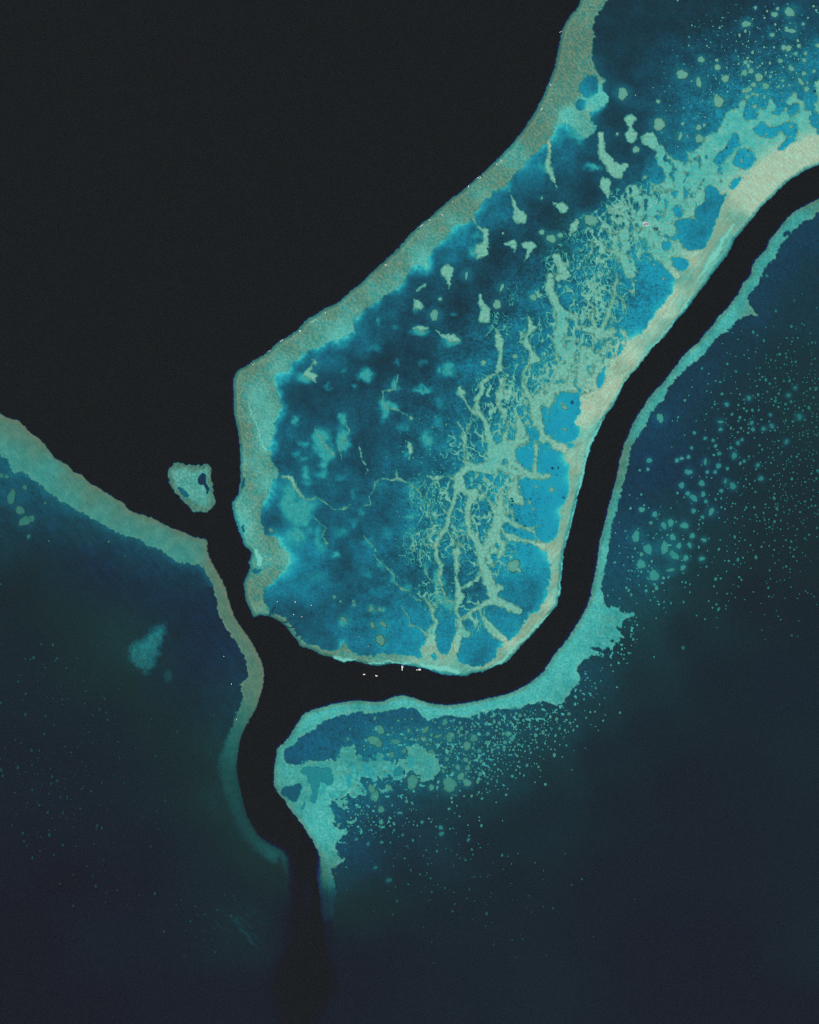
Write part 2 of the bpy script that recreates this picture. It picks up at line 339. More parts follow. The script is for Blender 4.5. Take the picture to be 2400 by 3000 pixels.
RIDGES = [
 [(1450,1335,46),(1480,1318,50),(1500,1350,30),(1530,1372,18)],
 [(1440,1595,20),(1455,1570,30),(1475,1600,20),(1462,1630,16)],
 [(1345,1395,30),(1352,1420,30),(1360,1445,20)],
 [(1454,960,4),(1461,987,18),(1464,1008,28),(1466,1032,14),(1464,1056,14),(1466,1081,16),(1450,1095,10),(1426,1112,14),(1409,1126,18),(1410,1150,18),
  (1398,1175,16),(1398,1203,18),(1416,1227,16),(1426,1248,20),(1436,1283,24),(1443,1317,30),(1450,1349,42),(1440,1370,42),(1400,1372,26),(1374,1366,26),
  (1350,1387,24),(1339,1422,24),(1336,1453,14),(1322,1487,12),(1315,1515,16),(1308,1546,16),(1287,1574,14),(1275,1602,14),(1280,1630,12),
  (1294,1657,14),(1287,1689,10),(1294,1723,8),(1308,1751,6),(1332,1769,10)],
 [(1466,1081,10),(1475,1088,5),(1480,1109,5),(1475,1137,7),(1464,1160,30),(1458,1180,14),(1471,1203,10),(1478,1227,6),(1489,1251,7),(1482,1272,16),(1478,1293,18),(1465,1320,12)],
 [(1548,921,4),(1555,945,16),(1557,960,24),(1544,980,12),(1537,1004,22),(1558,1032,14),(1568,1050,26),(1548,1070,12),(1534,1095,10),(1532,1123,13),
  (1544,1154,16),(1562,1178,24),(1572,1213,32),(1576,1241,36),(1583,1275,34),(1617,1300,26),(1652,1312,30),(1690,1320,50)],
 [(1583,1275,24),(1530,1292,22),(1485,1297,18),(1460,1330,20)],
 [(1520,1222,8),(1525,1240,22),(1529,1262,26),(1513,1293,20),(1500,1328,18),(1489,1380,16),(1450,1360,20)],
 [(1489,1380,18),(1530,1384,22),(1583,1396,22),(1612,1396,14)],
 [(1569,1305,16),(1574,1335,16),(1570,1363,16),(1565,1385,14)],
 [(1513,1387,12),(1510,1422,18),(1503,1450,38),(1527,1468,20),(1534,1473,10)],
 [(1614,806,16),(1612,830,26),(1610,856,26),(1628,887,26),(1645,915,30),(1649,959,36),(1638,994,34),(1649,1029,42),(1652,1060,46),(1663,1095,60),(1640,1140,40)],
 [(1645,915,16),(1683,931,20),(1690,952,14),(1701,959,14),(1739,966,24),(1763,980,30),(1800,973,18),(1790,940,12)],
 [(1645,990,12),(1687,994,16),(1705,1020,20),(1722,1039,40),(1760,1020,20),(1790,1000,12)],
 [(1350,1136,14),(1354,1150,22),(1356,1165,8),(1374,1189,9),(1391,1210,12)],
 [(1343,1237,9),(1357,1258,5),(1360,1280,24),(1363,1300,14),(1361,1325,6),(1360,1349,7),(1370,1362,14)],
 [(1385,1215,4),(1381,1235,3),(1372,1258,4),(1366,1275,5)],
 [(1256,1397,8),(1283,1401,14),(1315,1397,5),(1335,1404,10)],
 [(1256,1401,3),(1238,1422,3),(1221,1432,7),(1200,1415,4),(1163,1401,10),(1143,1408,4),(1118,1401,5),(1101,1415,5),(1097,1432,4),(1083,1456,4),(1083,1477,6),(1063,1481,4)],
 [(1163,1401,6),(1163,1376,3)],
 [(1340,1430,16),(1367,1445,14),(1388,1449,34),(1374,1477,18),(1367,1515,18),(1374,1550,18),(1395,1584,18),(1412,1616,24),(1409,1643,24),
  (1423,1671,26),(1433,1706,36),(1443,1734,30),(1450,1758,26),(1426,1765,20),(1405,1779,18),(1384,1790,12),(1363,1810,10),(1350,1814,12)],
 [(1450,1758,24),(1478,1772,22),(1505,1783,26),(1520,1790,20)],
 [(1443,1734,20),(1462,1723,22),(1468,1722,16)],
 [(1405,1779,12),(1412,1803,9),(1430,1830,22),(1450,1852,24),(1478,1876,18),(1490,1890,20)],
 [(1343,1563,2),(1344,1600,8),(1340,1618,26),(1338,1640,14),(1339,1654,18),(1337,1685,11),(1343,1720,16),(1347,1751,24),(1337,1783,12),(1346,1810,14),
  (1350,1842,20),(1342,1870,26),(1333,1901,30)],
 [(1348,1845,16),(1363,1858,24),(1374,1866,10)],
 [(1350,1720,5),(1365,1717,8),(1374,1716,20),(1384,1704,5),(1399,1697,16),(1410,1685,6)],
 [(1200,1734,5),(1221,1762,5),(1245,1755,6),(1258,1772,6),(1268,1785,12),(1268,1807,12),(1280,1822,16),(1263,1852,22),(1263,1880,30),(1263,1900,40)],
 [(1177,1772,4),(1188,1793,4),(1200,1812,5),(1200,1831,6),(1228,1838,8),(1245,1856,8),(1258,1860,10)],
 [(1416,1435,5),(1430,1460,7),(1443,1487,14),(1461,1515,26),(1457,1539,32),(1443,1567,30),(1430,1595,22),(1420,1615,20),(1440,1643,18),(1450,1661,9)],
 [(1470,1440,10),(1464,1487,24),(1475,1522,26),(1496,1532,14),(1530,1543,20),(1569,1543,9),(1586,1534,6)],
 [(1530,1543,14),(1565,1556,10),(1575,1570,10),(1586,1590,14),(1610,1598,24)],
 [(1457,1545,14),(1478,1553,14),(1499,1574,28),(1530,1584,14),(1565,1591,12),(1600,1603,26)],
 [(1496,1490,7),(1500,1510,9),(1504,1528,10)],
 [(830,1397,8),(857,1401,14),(868,1425,12),(882,1453,8),(896,1463,8),(930,1460,3),(951,1474,5),(986,1495,5),(1017,1488,5),(1031,1477,3)],
 [(1066,1567,4),(1076,1588,4),(1101,1605,4),(1096,1630,4),(1122,1654,4),(1143,1675,5),(1160,1682,5),(1153,1703,4),(1174,1723,5),(1191,1730,5),(1200,1734,5)],
 [(920,1518,3),(941,1536,3),(955,1546,4),(946,1570,4),(958,1595,4)],
 [(1052,1312,7),(1063,1335,5),(1066,1359,4),(1076,1380,4),(1067,1391,3)],
 [(1167,1098,5),(1160,1140,6),(1122,1147,5),(1125,1178,5),(1132,1196,6),(1163,1199,7),(1198,1217,4)],
 [(923,1251,3),(944,1290,5),(979,1335,6)],
 [(1014,1234,3),(1024,1262,6),(996,1310,4),(1003,1345,4)],
 [(1221,1435,4),(1252,1473,4),(1266,1529,4),(1256,1563,5),(1242,1591,5),(1275,1602,5)],
 [(1294,1484,3),(1304,1498,7),(1316,1502,8)],
 [(1200,1605,3),(1235,1623,3)],
 [(1243,1669,9),(1252,1690,5),(1270,1706,4),(1285,1708,4)],
 [(1322,1563,3),(1343,1605,4)],
 [(1367,1563,3),(1348,1605,4)],
 [(1494,560,3),(1503,584,8),(1513,609,14),(1523,634,36),(1532,642,26)],
 [(1610,415,14),(1610,456,12),(1606,487,22),(1619,515,16),(1631,542,5),(1631,556,2)],
 [(1388,640,10),(1398,664,7),(1423,678,18),(1425,706,18),(1412,734,40),(1398,758,5)],
 [(1311,795,38),(1313,815,20),(1316,845,4)],
 [(1617,590,3),(1636,602,18),(1650,607,32)],
 [(1693,650,14),(1683,664,26),(1672,684,8),(1666,700,3)],
 [(1480,712,3),(1503,715,24),(1506,728,12),(1504,738,4)],
 [(1539,720,26),(1556,722,28),(1552,735,18),(1541,765,4)],
 [(1405,866,14),(1408,885,18),(1421,910,24),(1421,928,36)],
 [(1280,968,7),(1300,985,12),(1325,990,26),(1345,998,10)],
 [(1212,962,6),(1240,962,16),(1258,958,6)],
 [(1216,876,5),(1225,895,28),(1233,903,14)],
 [(1222,852,8),(1245,834,9)],
 [(1759,392,18),(1763,430,22),(1766,450,26),(1787,480,32),(1808,500,40),(1836,483,13)],
 [(1775,540,38),(1780,556,20),(1784,580,5)],
 [(1848,352,34),(1850,372,12),(1850,398,38),(1840,405,14)],
 [(1893,408,30),(1905,410,40),(1930,440,16),(1940,470,30),(1960,480,40),(1975,500,40)],
 [(925,1045,3),(915,1075,8),(900,1095,18),(920,1105,20),(925,1120,6)],
 [(914,1050,3),(925,1062,10)],
 [(1140,1178,3),(1150,1203,4)],
 [(1200,1300,12),(1204,1325,14),(1200,1345,5)],
 [(1726,650,3),(1775,670,4),(1810,690,12),(1800,720,18),(1812,745,20),(1840,770,40),(1850,800,34),(1852,812,12)],
 [(1778,735,8),(1805,738,14)],
 [(1731,670,3),(1735,700,3),(1734,738,12),(1720,760,5),(1712,790,3)],
 [(1853,820,4),(1855,850,20),(1857,862,12)],
 [(1800,640,18),(1830,660,26),(1830,690,30),(1835,720,24),(1825,740,20)],
 [(1812,800,6),(1800,850,16),(1790,890,14),(1780,930,16),(1760,970,18)],
 [(1800,850,10),(1825,880,6),(1840,905,4)],
 [(1700,870,3),(1740,900,8),(1735,930,14),(1745,955,16)],
 [(1631,755,28),(1650,790,28),(1662,808,20),(1635,815,18)],
]
SMALL = [(495,1369),(519,1357),(544,1361),(576,1365),(597,1357),(617,1365),(621,1402),(627,1434),(629,1475),(609,1499),(576,1499),(548,1483),(523,1454),(499,1422),(491,1389)]
SMALL_POOLS = [[(583,1400),(592,1389),(603,1396),(605,1414),(613,1432),(606,1442),(600,1425),(586,1415)],[(521,1429),(530,1426),(546,1440),(556,1452),(545,1456),(530,1445)]]
WEST = [(-150,1160),(-40,1192),(0,1211),(37,1229),(57,1233),(81,1260),(110,1282),(138,1310),(162,1343),(195,1359),(215,1381),(239,1391),(264,1416),(300,1436),(333,1458),
(367,1477),(377,1495),(422,1509),(459,1523),(495,1544),(536,1558),(568,1574),(597,1578),(609,1588),(607,1613),(621,1649),(645,1690),
(665,1734),(678,1783),(699,1828),(730,1870),(756,1917),(772,1959),(773,1995),(764,2037),(746,2084),(723,2126),(704,2167),(696,2220),
(696,2272),(707,2324),(723,2386),(751,2444),(788,2475),(830,2501),(837,2533),(837,2590),(820,2690),(800,2790),(760,2900),(740,3150),(-150,3150)]
WLAG = [(-150,1290),(0,1333),(24,1353),(37,1389),(65,1381),(101,1410),(130,1434),(162,1458),(203,1483),(243,1503),(284,1527),(325,1550),(357,1568),(406,1580),
(438,1600),(479,1617),(511,1643),(560,1653),(588,1657),(605,1682),(625,1718),(633,1759),(641,1799),(652,1820),(678,1865),(710,1912),
(725,1959),(725,1985),(704,2006),(712,2047),(694,2094),(678,2146),(663,2199),(657,2251),(668,2303),(689,2366),(715,2428),(756,2475),
(798,2512),(850,2545),(840,3200),(-150,3200)]
SEAST = [(2560,500),(2470,545),(2400,581),(2376,592),(2348,609),(2323,623),(2306,642),(2292,656),(2278,678),(2256,701),(2245,729),(2223,751),(2206,776),(2200,806),
(2178,829),(2167,857),(2150,876),(2131,904),(2111,923),(2092,948),(2067,976),(2050,1000),(2021,1024),(2000,1045),(1984,1069),
(1960,1097),(1939,1126),(1909,1156),(1887,1191),(1868,1219),(1850,1252),(1830,1304),(1816,1353),(1806,1402),(1791,1459),(1777,1515),
(1763,1568),(1755,1601),(1751,1641),(1743,1686),(1736,1723),(1722,1776),(1704,1807),(1680,1845),(1652,1887),(1624,1918),(1610,1943),
(1586,1974),(1558,1996),(1530,2014),(1485,2033),(1434,2046),(1377,2058),(1310,2067),(1257,2060),(1217,2047),(1178,2037),(1140,2047),
(1107,2058),(1054,2053),(993,2059),(945,2072),(900,2086),(876,2112),(856,2145),(831,2177),(813,2193),(805,2234),(803,2275),(803,2307),
(827,2336),(851,2372),(876,2404),(900,2437),(924,2478),(941,2518),(947,2571),(953,2607),(957,2650),(970,2750),(990,2900),(1000,3150),(2560,3150)]
SLAG = [(2560,560),(2440,605),(2400,622),(2384,639),(2354,648),(2345,664),(2320,678),(2306,703),(2290,715),(2273,751),(2251,776),(2234,798),(2226,829),(2209,848),
(2195,870),(2198,893),(2215,912),(2224,931),(2200,921),(2178,929),(2156,946),(2134,968),(2106,987),(2090,1004),(2057,1045),(2021,1073),
(1984,1106),(1960,1138),(1943,1174),(1911,1203),(1899,1235),(1870,1276),(1854,1308),(1842,1361),(1830,1406),(1818,1454),(1806,1503),
(1793,1556),(1787,1609),(1777,1649),(1767,1696),(1767,1741),(1774,1776),(1800,1779),(1857,1797),(1861,1806),(1810,1838),(1823,1870),(1797,1883),(1790,1905),
(1772,1921),(1735,1925),(1695,1953),(1700,1990),(1683,2010),(1657,2055),(1632,2068),(1587,2055),(1523,2074),(1453,2081),(1410,2088),(1375,2104),(1338,2100),(1310,2094),
(1245,2112),(1233,2084),(1196,2074),(1164,2080),(1099,2092),(1058,2084),(1026,2092),(977,2104),(945,2116),(916,2141),(884,2157),
(868,2177),(835,2202),(831,2218),(847,2240),(900,2232),(980,2225),(1000,2190),(1040,2188),(1050,2212),(1085,2226),(1110,2208),
(1150,2238),(1165,2220),(1190,2230),(1198,2185),(1225,2180),(1256,2206),(1288,2230),(1280,2275),(1240,2290),(1215,2262),(1190,2255),(1172,2292),
(1150,2282),(1120,2262),(1132,2280),(1095,2285),(1070,2275),(1058,2300),(1070,2335),(1040,2340),(1020,2330),(1010,2380),(990,2345),(975,2360),(978,2390),
(985,2425),(1025,2432),(1000,2450),(985,2480),(990,2510),(1012,2515),(992,2535),(975,2552),(985,2610),(975,2700),(985,2900),(990,3250),(2560,3250)]
SPOOLS = [[(827,2315),(851,2303),(884,2299),(880,2319),(860,2348),(831,2329)],
 [(880,2262),(900,2250),(961,2250),(977,2271),(969,2300),(940,2290),(935,2305),(925,2352),(908,2346),(914,2307),(905,2290),(900,2270)],
 [(884,2370),(892,2350),(896,2355),(890,2375)],
 [(1150,2262),(1172,2245),(1180,2262),(1165,2275)],
 [(1768,1908),(1782,1893),(1790,1905),(1775,1920)],
 [(1730,1895),(1760,1903),(1768,1915),(1745,1908)],
 [(2299,690),(2304,678),(2312,676),(2313,686),(2303,694)],
]

# ------------------------------------------------------------------ the survey: fields
s_main = big_sdf(MAIN, 2); s_lag = big_sdf(LAG)
s_west = big_sdf(WEST, 2); s_wlag = big_sdf(WLAG)
s_se = big_sdf(SEAST, 2); s_slag = big_sdf(SLAG)
s_small, _ = local_sdf([SMALL]); 
s_pool, i_pool = local_sdf(POOLS)
s_spool, i_spool = local_sdf(SPOOLS + SMALL_POOLS)
f_flat, i_flat = local_sdf(FLATS)
f_ridge, i_ridge = ridge_sdf(RIDGES, 1.08)

fine = fbm(X, Y, 7.5, 2, 21)
fine2 = fbm(X, Y, 5.2, 2, 131)
rag = fbm(X, Y, 12, 2, 135)
lump = fbm(X, Y, 24, 2, 137)          # a few metres to tens of metres
mid = fbm(X, Y, 28, 3, 25)
wide = fbm(X, Y, 150, 3, 31)

s_main = s_main + 1.6 * rag + 0.8 * fine
s_lag = s_lag + 4.2 * rag + 2.2 * fine + 2.0 * lump
s_se = s_se + 1.8 * rag + 1.0 * fine
fs_z = upsample(np.maximum(np.exp(-(((CX - 1080) / 170.0) ** 2 + ((CY - 2290) / 110.0) ** 2) ** 2), 0.8 * np.exp(-(((CX - 1810) / 75.0) ** 2 + ((CY - 1850) / 90.0) ** 2) ** 2)), X, Y)
s_slag = s_slag + 3.2 * rag + 2.4 * fine + fs_z * (16 * lump + 11 * rag)
s_west = s_west + 2.0 * rag + 1.2 * fine
s_wlag = s_wlag + 3.6 * rag + 2.4 * fine
s_small = s_small + 1.8 * rag
in_main = s_main < 0
lag_in = -s_lag                       # distance into the lagoon

# bed of the lagoons: colour seen from above at survey points
A_=(0,160,186); B_=(0,137,160); C_=(0,112,135); D_=(0,88,109); E_=(5,70,90); F_=(10,56,72); G_=(10,72,82)
LPTS = [(1830,40,F_),(1930,60,F_),(2050,50,F_),(2150,30,F_),(1790,120,F_),(1870,150,F_),(1800,220,F_),(2250,20,(16,60,80)),(2380,60,E_),(2200,110,E_),(1960,170,E_),(2080,140,E_),(2300,100,E_),
(1900,220,E_),(2000,280,D_),(2100,240,D_),(2200,200,D_),(2300,180,D_),(2390,170,C_),(1850,320,E_),(1960,330,D_),(2040,330,C_),(2100,300,C_),(1890,470,E_),(1920,500,B_),(1850,450,F_),(1800,330,F_),
(2200,300,B_),(2350,240,C_),(2390,320,B_),
(1650,400,C_),(1660,440,C_),(1700,420,E_),(1700,500,E_),(1720,560,F_),(1600,600,F_),(1570,500,C_),(1550,470,B_),(1590,540,D_),(1560,650,E_),(1600,640,F_),(1460,590,C_),(1450,640,C_),(1490,640,D_),
(1470,700,F_),(1330,690,B_),(1340,730,C_),(1300,760,C_),(1360,780,E_),(1450,760,F_),(1420,820,F_),(1500,780,E_),(1290,830,E_),(1240,900,E_),(1340,900,F_),(1400,980,D_),(1450,900,E_),(1530,830,D_),
(1600,800,D_),(1560,870,C_),(1540,740,E_),(1620,720,G_),(1700,700,C_),(1650,680,G_),(1750,750,C_),(1720,800,C_),(1680,850,C_),(1850,760,B_),(1780,640,D_),(1830,600,D_),
(1150,880,D_),(1120,960,D_),(1200,1000,E_),(1230,1060,F_),(1050,1000,C_),(1050,1060,E_),(960,1050,C_),(950,1130,E_),(870,1100,C_),(880,1150,F_),(1000,1150,E_),(1080,1090,F_),(1130,1060,F_),(850,1230,D_),
(930,1200,E_),(830,1330,D_),(880,1300,D_),(950,1400,D_),(900,1380,D_),(1060,1250,D_),(1100,1250,E_),(1050,1350,E_),(1000,1420,D_),(1150,1150,D_),(1200,1150,E_),(1250,1200,D_),(1300,1150,D_),(1330,1050,D_),(1400,1080,C_),
(1500,1000,C_),(1500,1150,C_),(1440,1160,D_),(1300,1300,C_),(1250,1350,D_),(1200,1280,D_),(1150,1350,D_),(1150,1500,D_),(1050,1530,D_),(1200,1480,C_),(820,1450,D_),(810,1520,D_),(830,1550,D_),(920,1540,D_),
(890,1560,C_),(870,1600,B_),(880,1650,B_),(920,1620,C_),(1000,1650,E_),(1000,1580,D_),(1080,1620,C_),(1100,1700,D_),(1000,1750,D_),(900,1730,C_),(830,1730,C_),(830,1780,D_),(870,1830,E_),(900,1870,D_),
(950,1800,D_),(1000,1860,C_),(960,1890,D_),(1080,1850,C_),(1130,1780,D_),(1150,1750,C_),(1170,1800,B_),(1130,1880,C_),(1180,1870,B_),(1200,1700,D_),(1200,1650,D_),(1250,1500,C_),(1230,1540,C_),(1280,1680,D_),
(1300,1620,C_),(1250,1720,G_),(1310,1700,D_),(1310,1600,C_),(1380,1660,C_),(1390,1740,D_),(1360,1760,D_),(1420,1520,C_),(1430,1560,C_),(1300,1830,B_),(1290,1880,B_),(1220,1890,B_),(1230,1810,B_),
(1400,1840,B_),(1410,1900,C_),(1450,1890,B_),(1430,1920,C_),(1380,1880,B_),(1480,1800,B_),(1530,1820,C_),(1480,1840,B_),(1520,1740,C_),(1560,1720,C_),(1580,1680,B_),(1570,1630,A_),(1500,1620,A_),
(1550,1780,C_),(1600,1700,B_),(1540,1330,A_),(1600,1420,A_),(1640,1380,A_),(1600,1480,A_),(1620,1540,A_),(1550,1500,B_),(1650,1180,A_),(1640,1240,A_),(1680,1260,A_),(1480,1430,B_),(1560,1270,B_),
(1900,900,B_),(1930,830,B_),(1950,830,A_),(1850,800,B_),(1880,950,B_),(1870,870,C_),(1830,850,C_),(1780,830,C_),(1900,980,A_),(2050,680,C_),(2020,660,B_),(2040,720,B_),(2095,600,C_),(2080,560,B_),(2180,465,A_),(2260,385,A_),(2300,370,B_),(2310,415,A_),
(2130,440,B_),(1985,615,A_),(1955,720,A_),(1995,770,A_),(2150,540,A_),(1725,255,B_),(1703,305,C_),(1270,1925,A_),(1755,1120,A_),(1650,1110,B_),(1700,950,C_),(1740,900,C_)]
LPTS = [(x, y, (c[0], c[1] * 1.01, c[2] * 0.985)) for x, y, c in LPTS]
dL, sL = survey(LPTS, 29, 3.0)
D_lag = upsample(dL, X + 10 * n1x, Y + 10 * n1y); S_lag = upsample(sL, X + 10 * n1x, Y + 10 * n1y)

SW = (16,84,104)
SPTS = [(2380,680,(4,72,102)),(2330,720,(6,70,98)),(2380,800,(12,60,78)),(2280,800,(6,70,100)),(2300,900,(12,60,76)),(2220,900,(4,74,104)),(2160,1000,(10,64,88)),(2060,1080,(8,68,94)),(2300,1050,(16,56,70)),
(2150,1150,(14,58,74)),(2000,1150,(10,64,88)),(2350,1200,(16,58,70)),(2200,1250,(16,54,70)),(1960,1200,(4,72,104)),(1920,1280,(4,76,108)),(2050,1250,(12,60,80)),(1900,1330,(4,66,98)),(1880,1420,(6,62,92)),(1980,1380,(10,56,82)),
(2060,1450,(10,58,80)),(2200,1450,(16,54,68)),(2350,1450,(18,52,66)),(1860,1500,(4,70,100)),(1830,1600,(2,80,116)),(1960,1500,(8,64,84)),(2000,1560,(12,66,80)),(2080,1600,(14,56,70)),(2250,1600,(20,50,62)),(2380,1650,(20,50,62)),
(1850,1640,(6,92,116)),(1930,1560,(8,84,100)),(1920,1640,(8,84,104)),(1900,1720,(10,86,102)),(1830,1720,(6,80,110)),(1980,1700,(14,66,80)),(2050,1720,(18,54,66)),(2200,1750,(22,44,58)),(2380,1800,(22,44,58)),(1830,1790,(14,86,100)),
(1900,1820,(16,66,76)),(2000,1850,(22,46,60)),(1850,1900,(16,56,70)),(1720,1980,(4,84,110)),(1780,1960,(10,68,86)),(1850,2000,(20,50,62)),(1750,2080,(14,58,72)),(1650,2120,(10,66,84)),(1600,2160,(12,62,78)),
(1550,2100,(4,80,106)),(1450,2110,(4,84,112)),(1370,2120,(4,88,116)),(1480,2180,(6,80,100)),(1400,2230,(6,84,108)),(1500,2260,(12,62,78)),(1600,2250,(20,50,62)),(1420,2320,(16,56,70)),(1300,2150,(4,88,116)),(1270,2110,(2,82,114)),
(1200,2110,(2,84,116)),(1150,2110,(2,82,114)),(1080,2120,(2,84,116)),(1000,2130,(2,84,118)),(930,2160,(2,80,112)),(870,2210,(2,84,120)),(1000,2170,(4,100,134)),(1060,2150,(2,88,122)),(950,2210,(4,104,140)),(1050,2200,(6,124,150)),(1120,2200,(6,126,156)),
(1170,2185,(8,132,160)),(1180,2150,(4,104,134)),(1240,2170,(6,104,130)),(1260,2240,(8,120,140)),(1300,2200,(6,92,114)),(1320,2260,(8,96,120)),(1230,2300,(8,70,90)),(1160,2310,(6,66,90)),(1060,2320,(4,100,132)),(1080,2290,(6,110,140)),
(1020,2350,(8,76,100)),(985,2380,(6,110,140)),(1080,2400,(12,58,78)),(1000,2470,(4,88,120)),(1030,2480,(8,66,96)),(1060,2520,(12,58,84)),(1000,2560,(14,62,80)),(1150,2450,(20,46,66)),(1250,2400,(20,46,62)),(1100,2600,(20,46,58)),
(1200,2550,(24,42,58)),(1050,2680,(24,46,52)),(1300,2320,(14,60,76)),(1350,2350,(20,48,62)),(1400,2450,(24,40,56)),(1500,2400,(24,42,56)),(1600,2350,(24,42,58)),(1750,2200,(22,44,60)),(1900,2150,(22,44,60)),(2100,2000,(20,44,60)),
(2300,2000,(20,44,62)),(2350,2200,(20,46,60)),(2200,2300,(26,42,50)),(2000,2300,(24,40,50)),(1800,2350,(24,42,56)),(2350,2500,(26,42,46)),(2100,2500,(28,40,44)),(1800,2600,(26,40,54)),(1500,2600,(24,40,56)),(1300,2700,(26,40,54)),
(1150,2800,(30,36,42)),(1000,2800,(30,35,40)),(1020,2950,(30,35,40)),(1200,2980,(30,37,44)),(1100,2900,(30,35,41)),(1300,2950,(28,38,50)),(1600,2900,(26,40,52)),(1900,2800,(28,38,48)),(2150,2800,(30,37,42)),(2390,2790,(20,46,62)),(2330,2800,(24,42,60)),(2300,2950,(30,37,42)),(2380,3000,(30,37,42)),(1050,2850,(32,34,40)),(1900,3050,(30,38,48))]
SPTS = [(x, y, (c[0], c[1] * (0.92 if x > 1700 else 1) - (1 if c[1] < 56 else 0), c[2] * (0.87 if x > 1700 else 0.92))) for x, y, c in SPTS]
dS, sS = survey(SPTS, 44, 6.0)
D_se = upsample(dS, X + 12 * n1x, Y + 12 * n1y); S_se = upsample(sS, X + 12 * n1x, Y + 12 * n1y)

WPTS = [(30,1380,(2,84,120)),(100,1420,(2,88,124)),(70,1450,(4,72,104)),(160,1480,(4,84,118)),(150,1560,(8,56,86)),(250,1540,(6,78,106)),(340,1590,(6,72,100)),(430,1630,(6,68,98)),(300,1650,(10,46,76)),(500,1670,(4,68,100)),(580,1690,(4,60,92)),
(450,1720,(10,48,76)),(200,1650,(14,50,70)),(50,1560,(12,56,74)),(100,1650,(14,50,62)),(60,1750,(24,44,56)),(200,1780,(18,52,62)),(350,1720,(14,50,70)),(580,1780,(6,50,84)),(620,1850,(6,50,84)),(600,1950,(8,48,80)),(680,1960,(4,56,92)),(680,2030,(6,62,90)),
(530,1850,(12,48,68)),(360,1830,(14,56,66)),(340,1900,(14,60,66)),(480,1880,(14,56,72)),(250,1900,(26,50,56)),(100,1900,(24,44,54)),(300,2000,(30,50,50)),(480,2040,(12,52,70)),(580,2070,(16,48,62)),(640,2100,(10,56,76)),(650,2200,(12,62,76)),(600,2250,(30,48,50)),
(450,2150,(30,48,50)),(300,2120,(26,42,60)),(100,2050,(28,44,56)),(50,2200,(28,40,54)),(200,2250,(28,40,52)),(350,2250,(28,42,56)),(500,2300,(30,46,50)),(640,2330,(16,58,70)),(690,2400,(18,56,66)),(600,2450,(28,44,50)),(750,2500,(20,56,66)),(800,2540,(22,54,66)),
(150,2340,(22,42,64)),(100,2450,(30,38,46)),(300,2450,(28,40,52)),(450,2500,(30,38,46)),(700,2600,(26,44,52)),(820,2590,(26,48,56)),(650,2620,(24,44,58)),(680,2740,(24,50,58)),(720,2700,(22,52,64)),(560,2720,(30,40,46)),(400,2600,(32,37,42)),(200,2600,(34,34,38)),(220,2680,(26,40,54)),
(100,2750,(34,33,37)),(300,2780,(28,40,52)),(500,2800,(30,38,46)),(620,2760,(26,44,54)),(850,2700,(30,36,42)),(780,2900,(30,36,40)),(500,2950,(30,36,42)),(680,2900,(30,37,42)),(740,2800,(28,46,50)),(300,2950,(33,35,40)),(600,2950,(32,36,42)),(50,2950,(34,32,35))]
WPTS = [(x, y, (c[0], c[1] - (4 if c[1] < 56 else 0), c[2] * (0.92 if c[2] < 80 else 0.85) - (3 if c[1] < 56 else 0))) for x, y, c in WPTS]
dW, sW = survey(WPTS, 50, 6.5)
D_w = upsample(dW, X + 12 * n1x, Y + 12 * n1y); S_w = upsample(sW, X + 12 * n1x, Y + 12 * n1y)

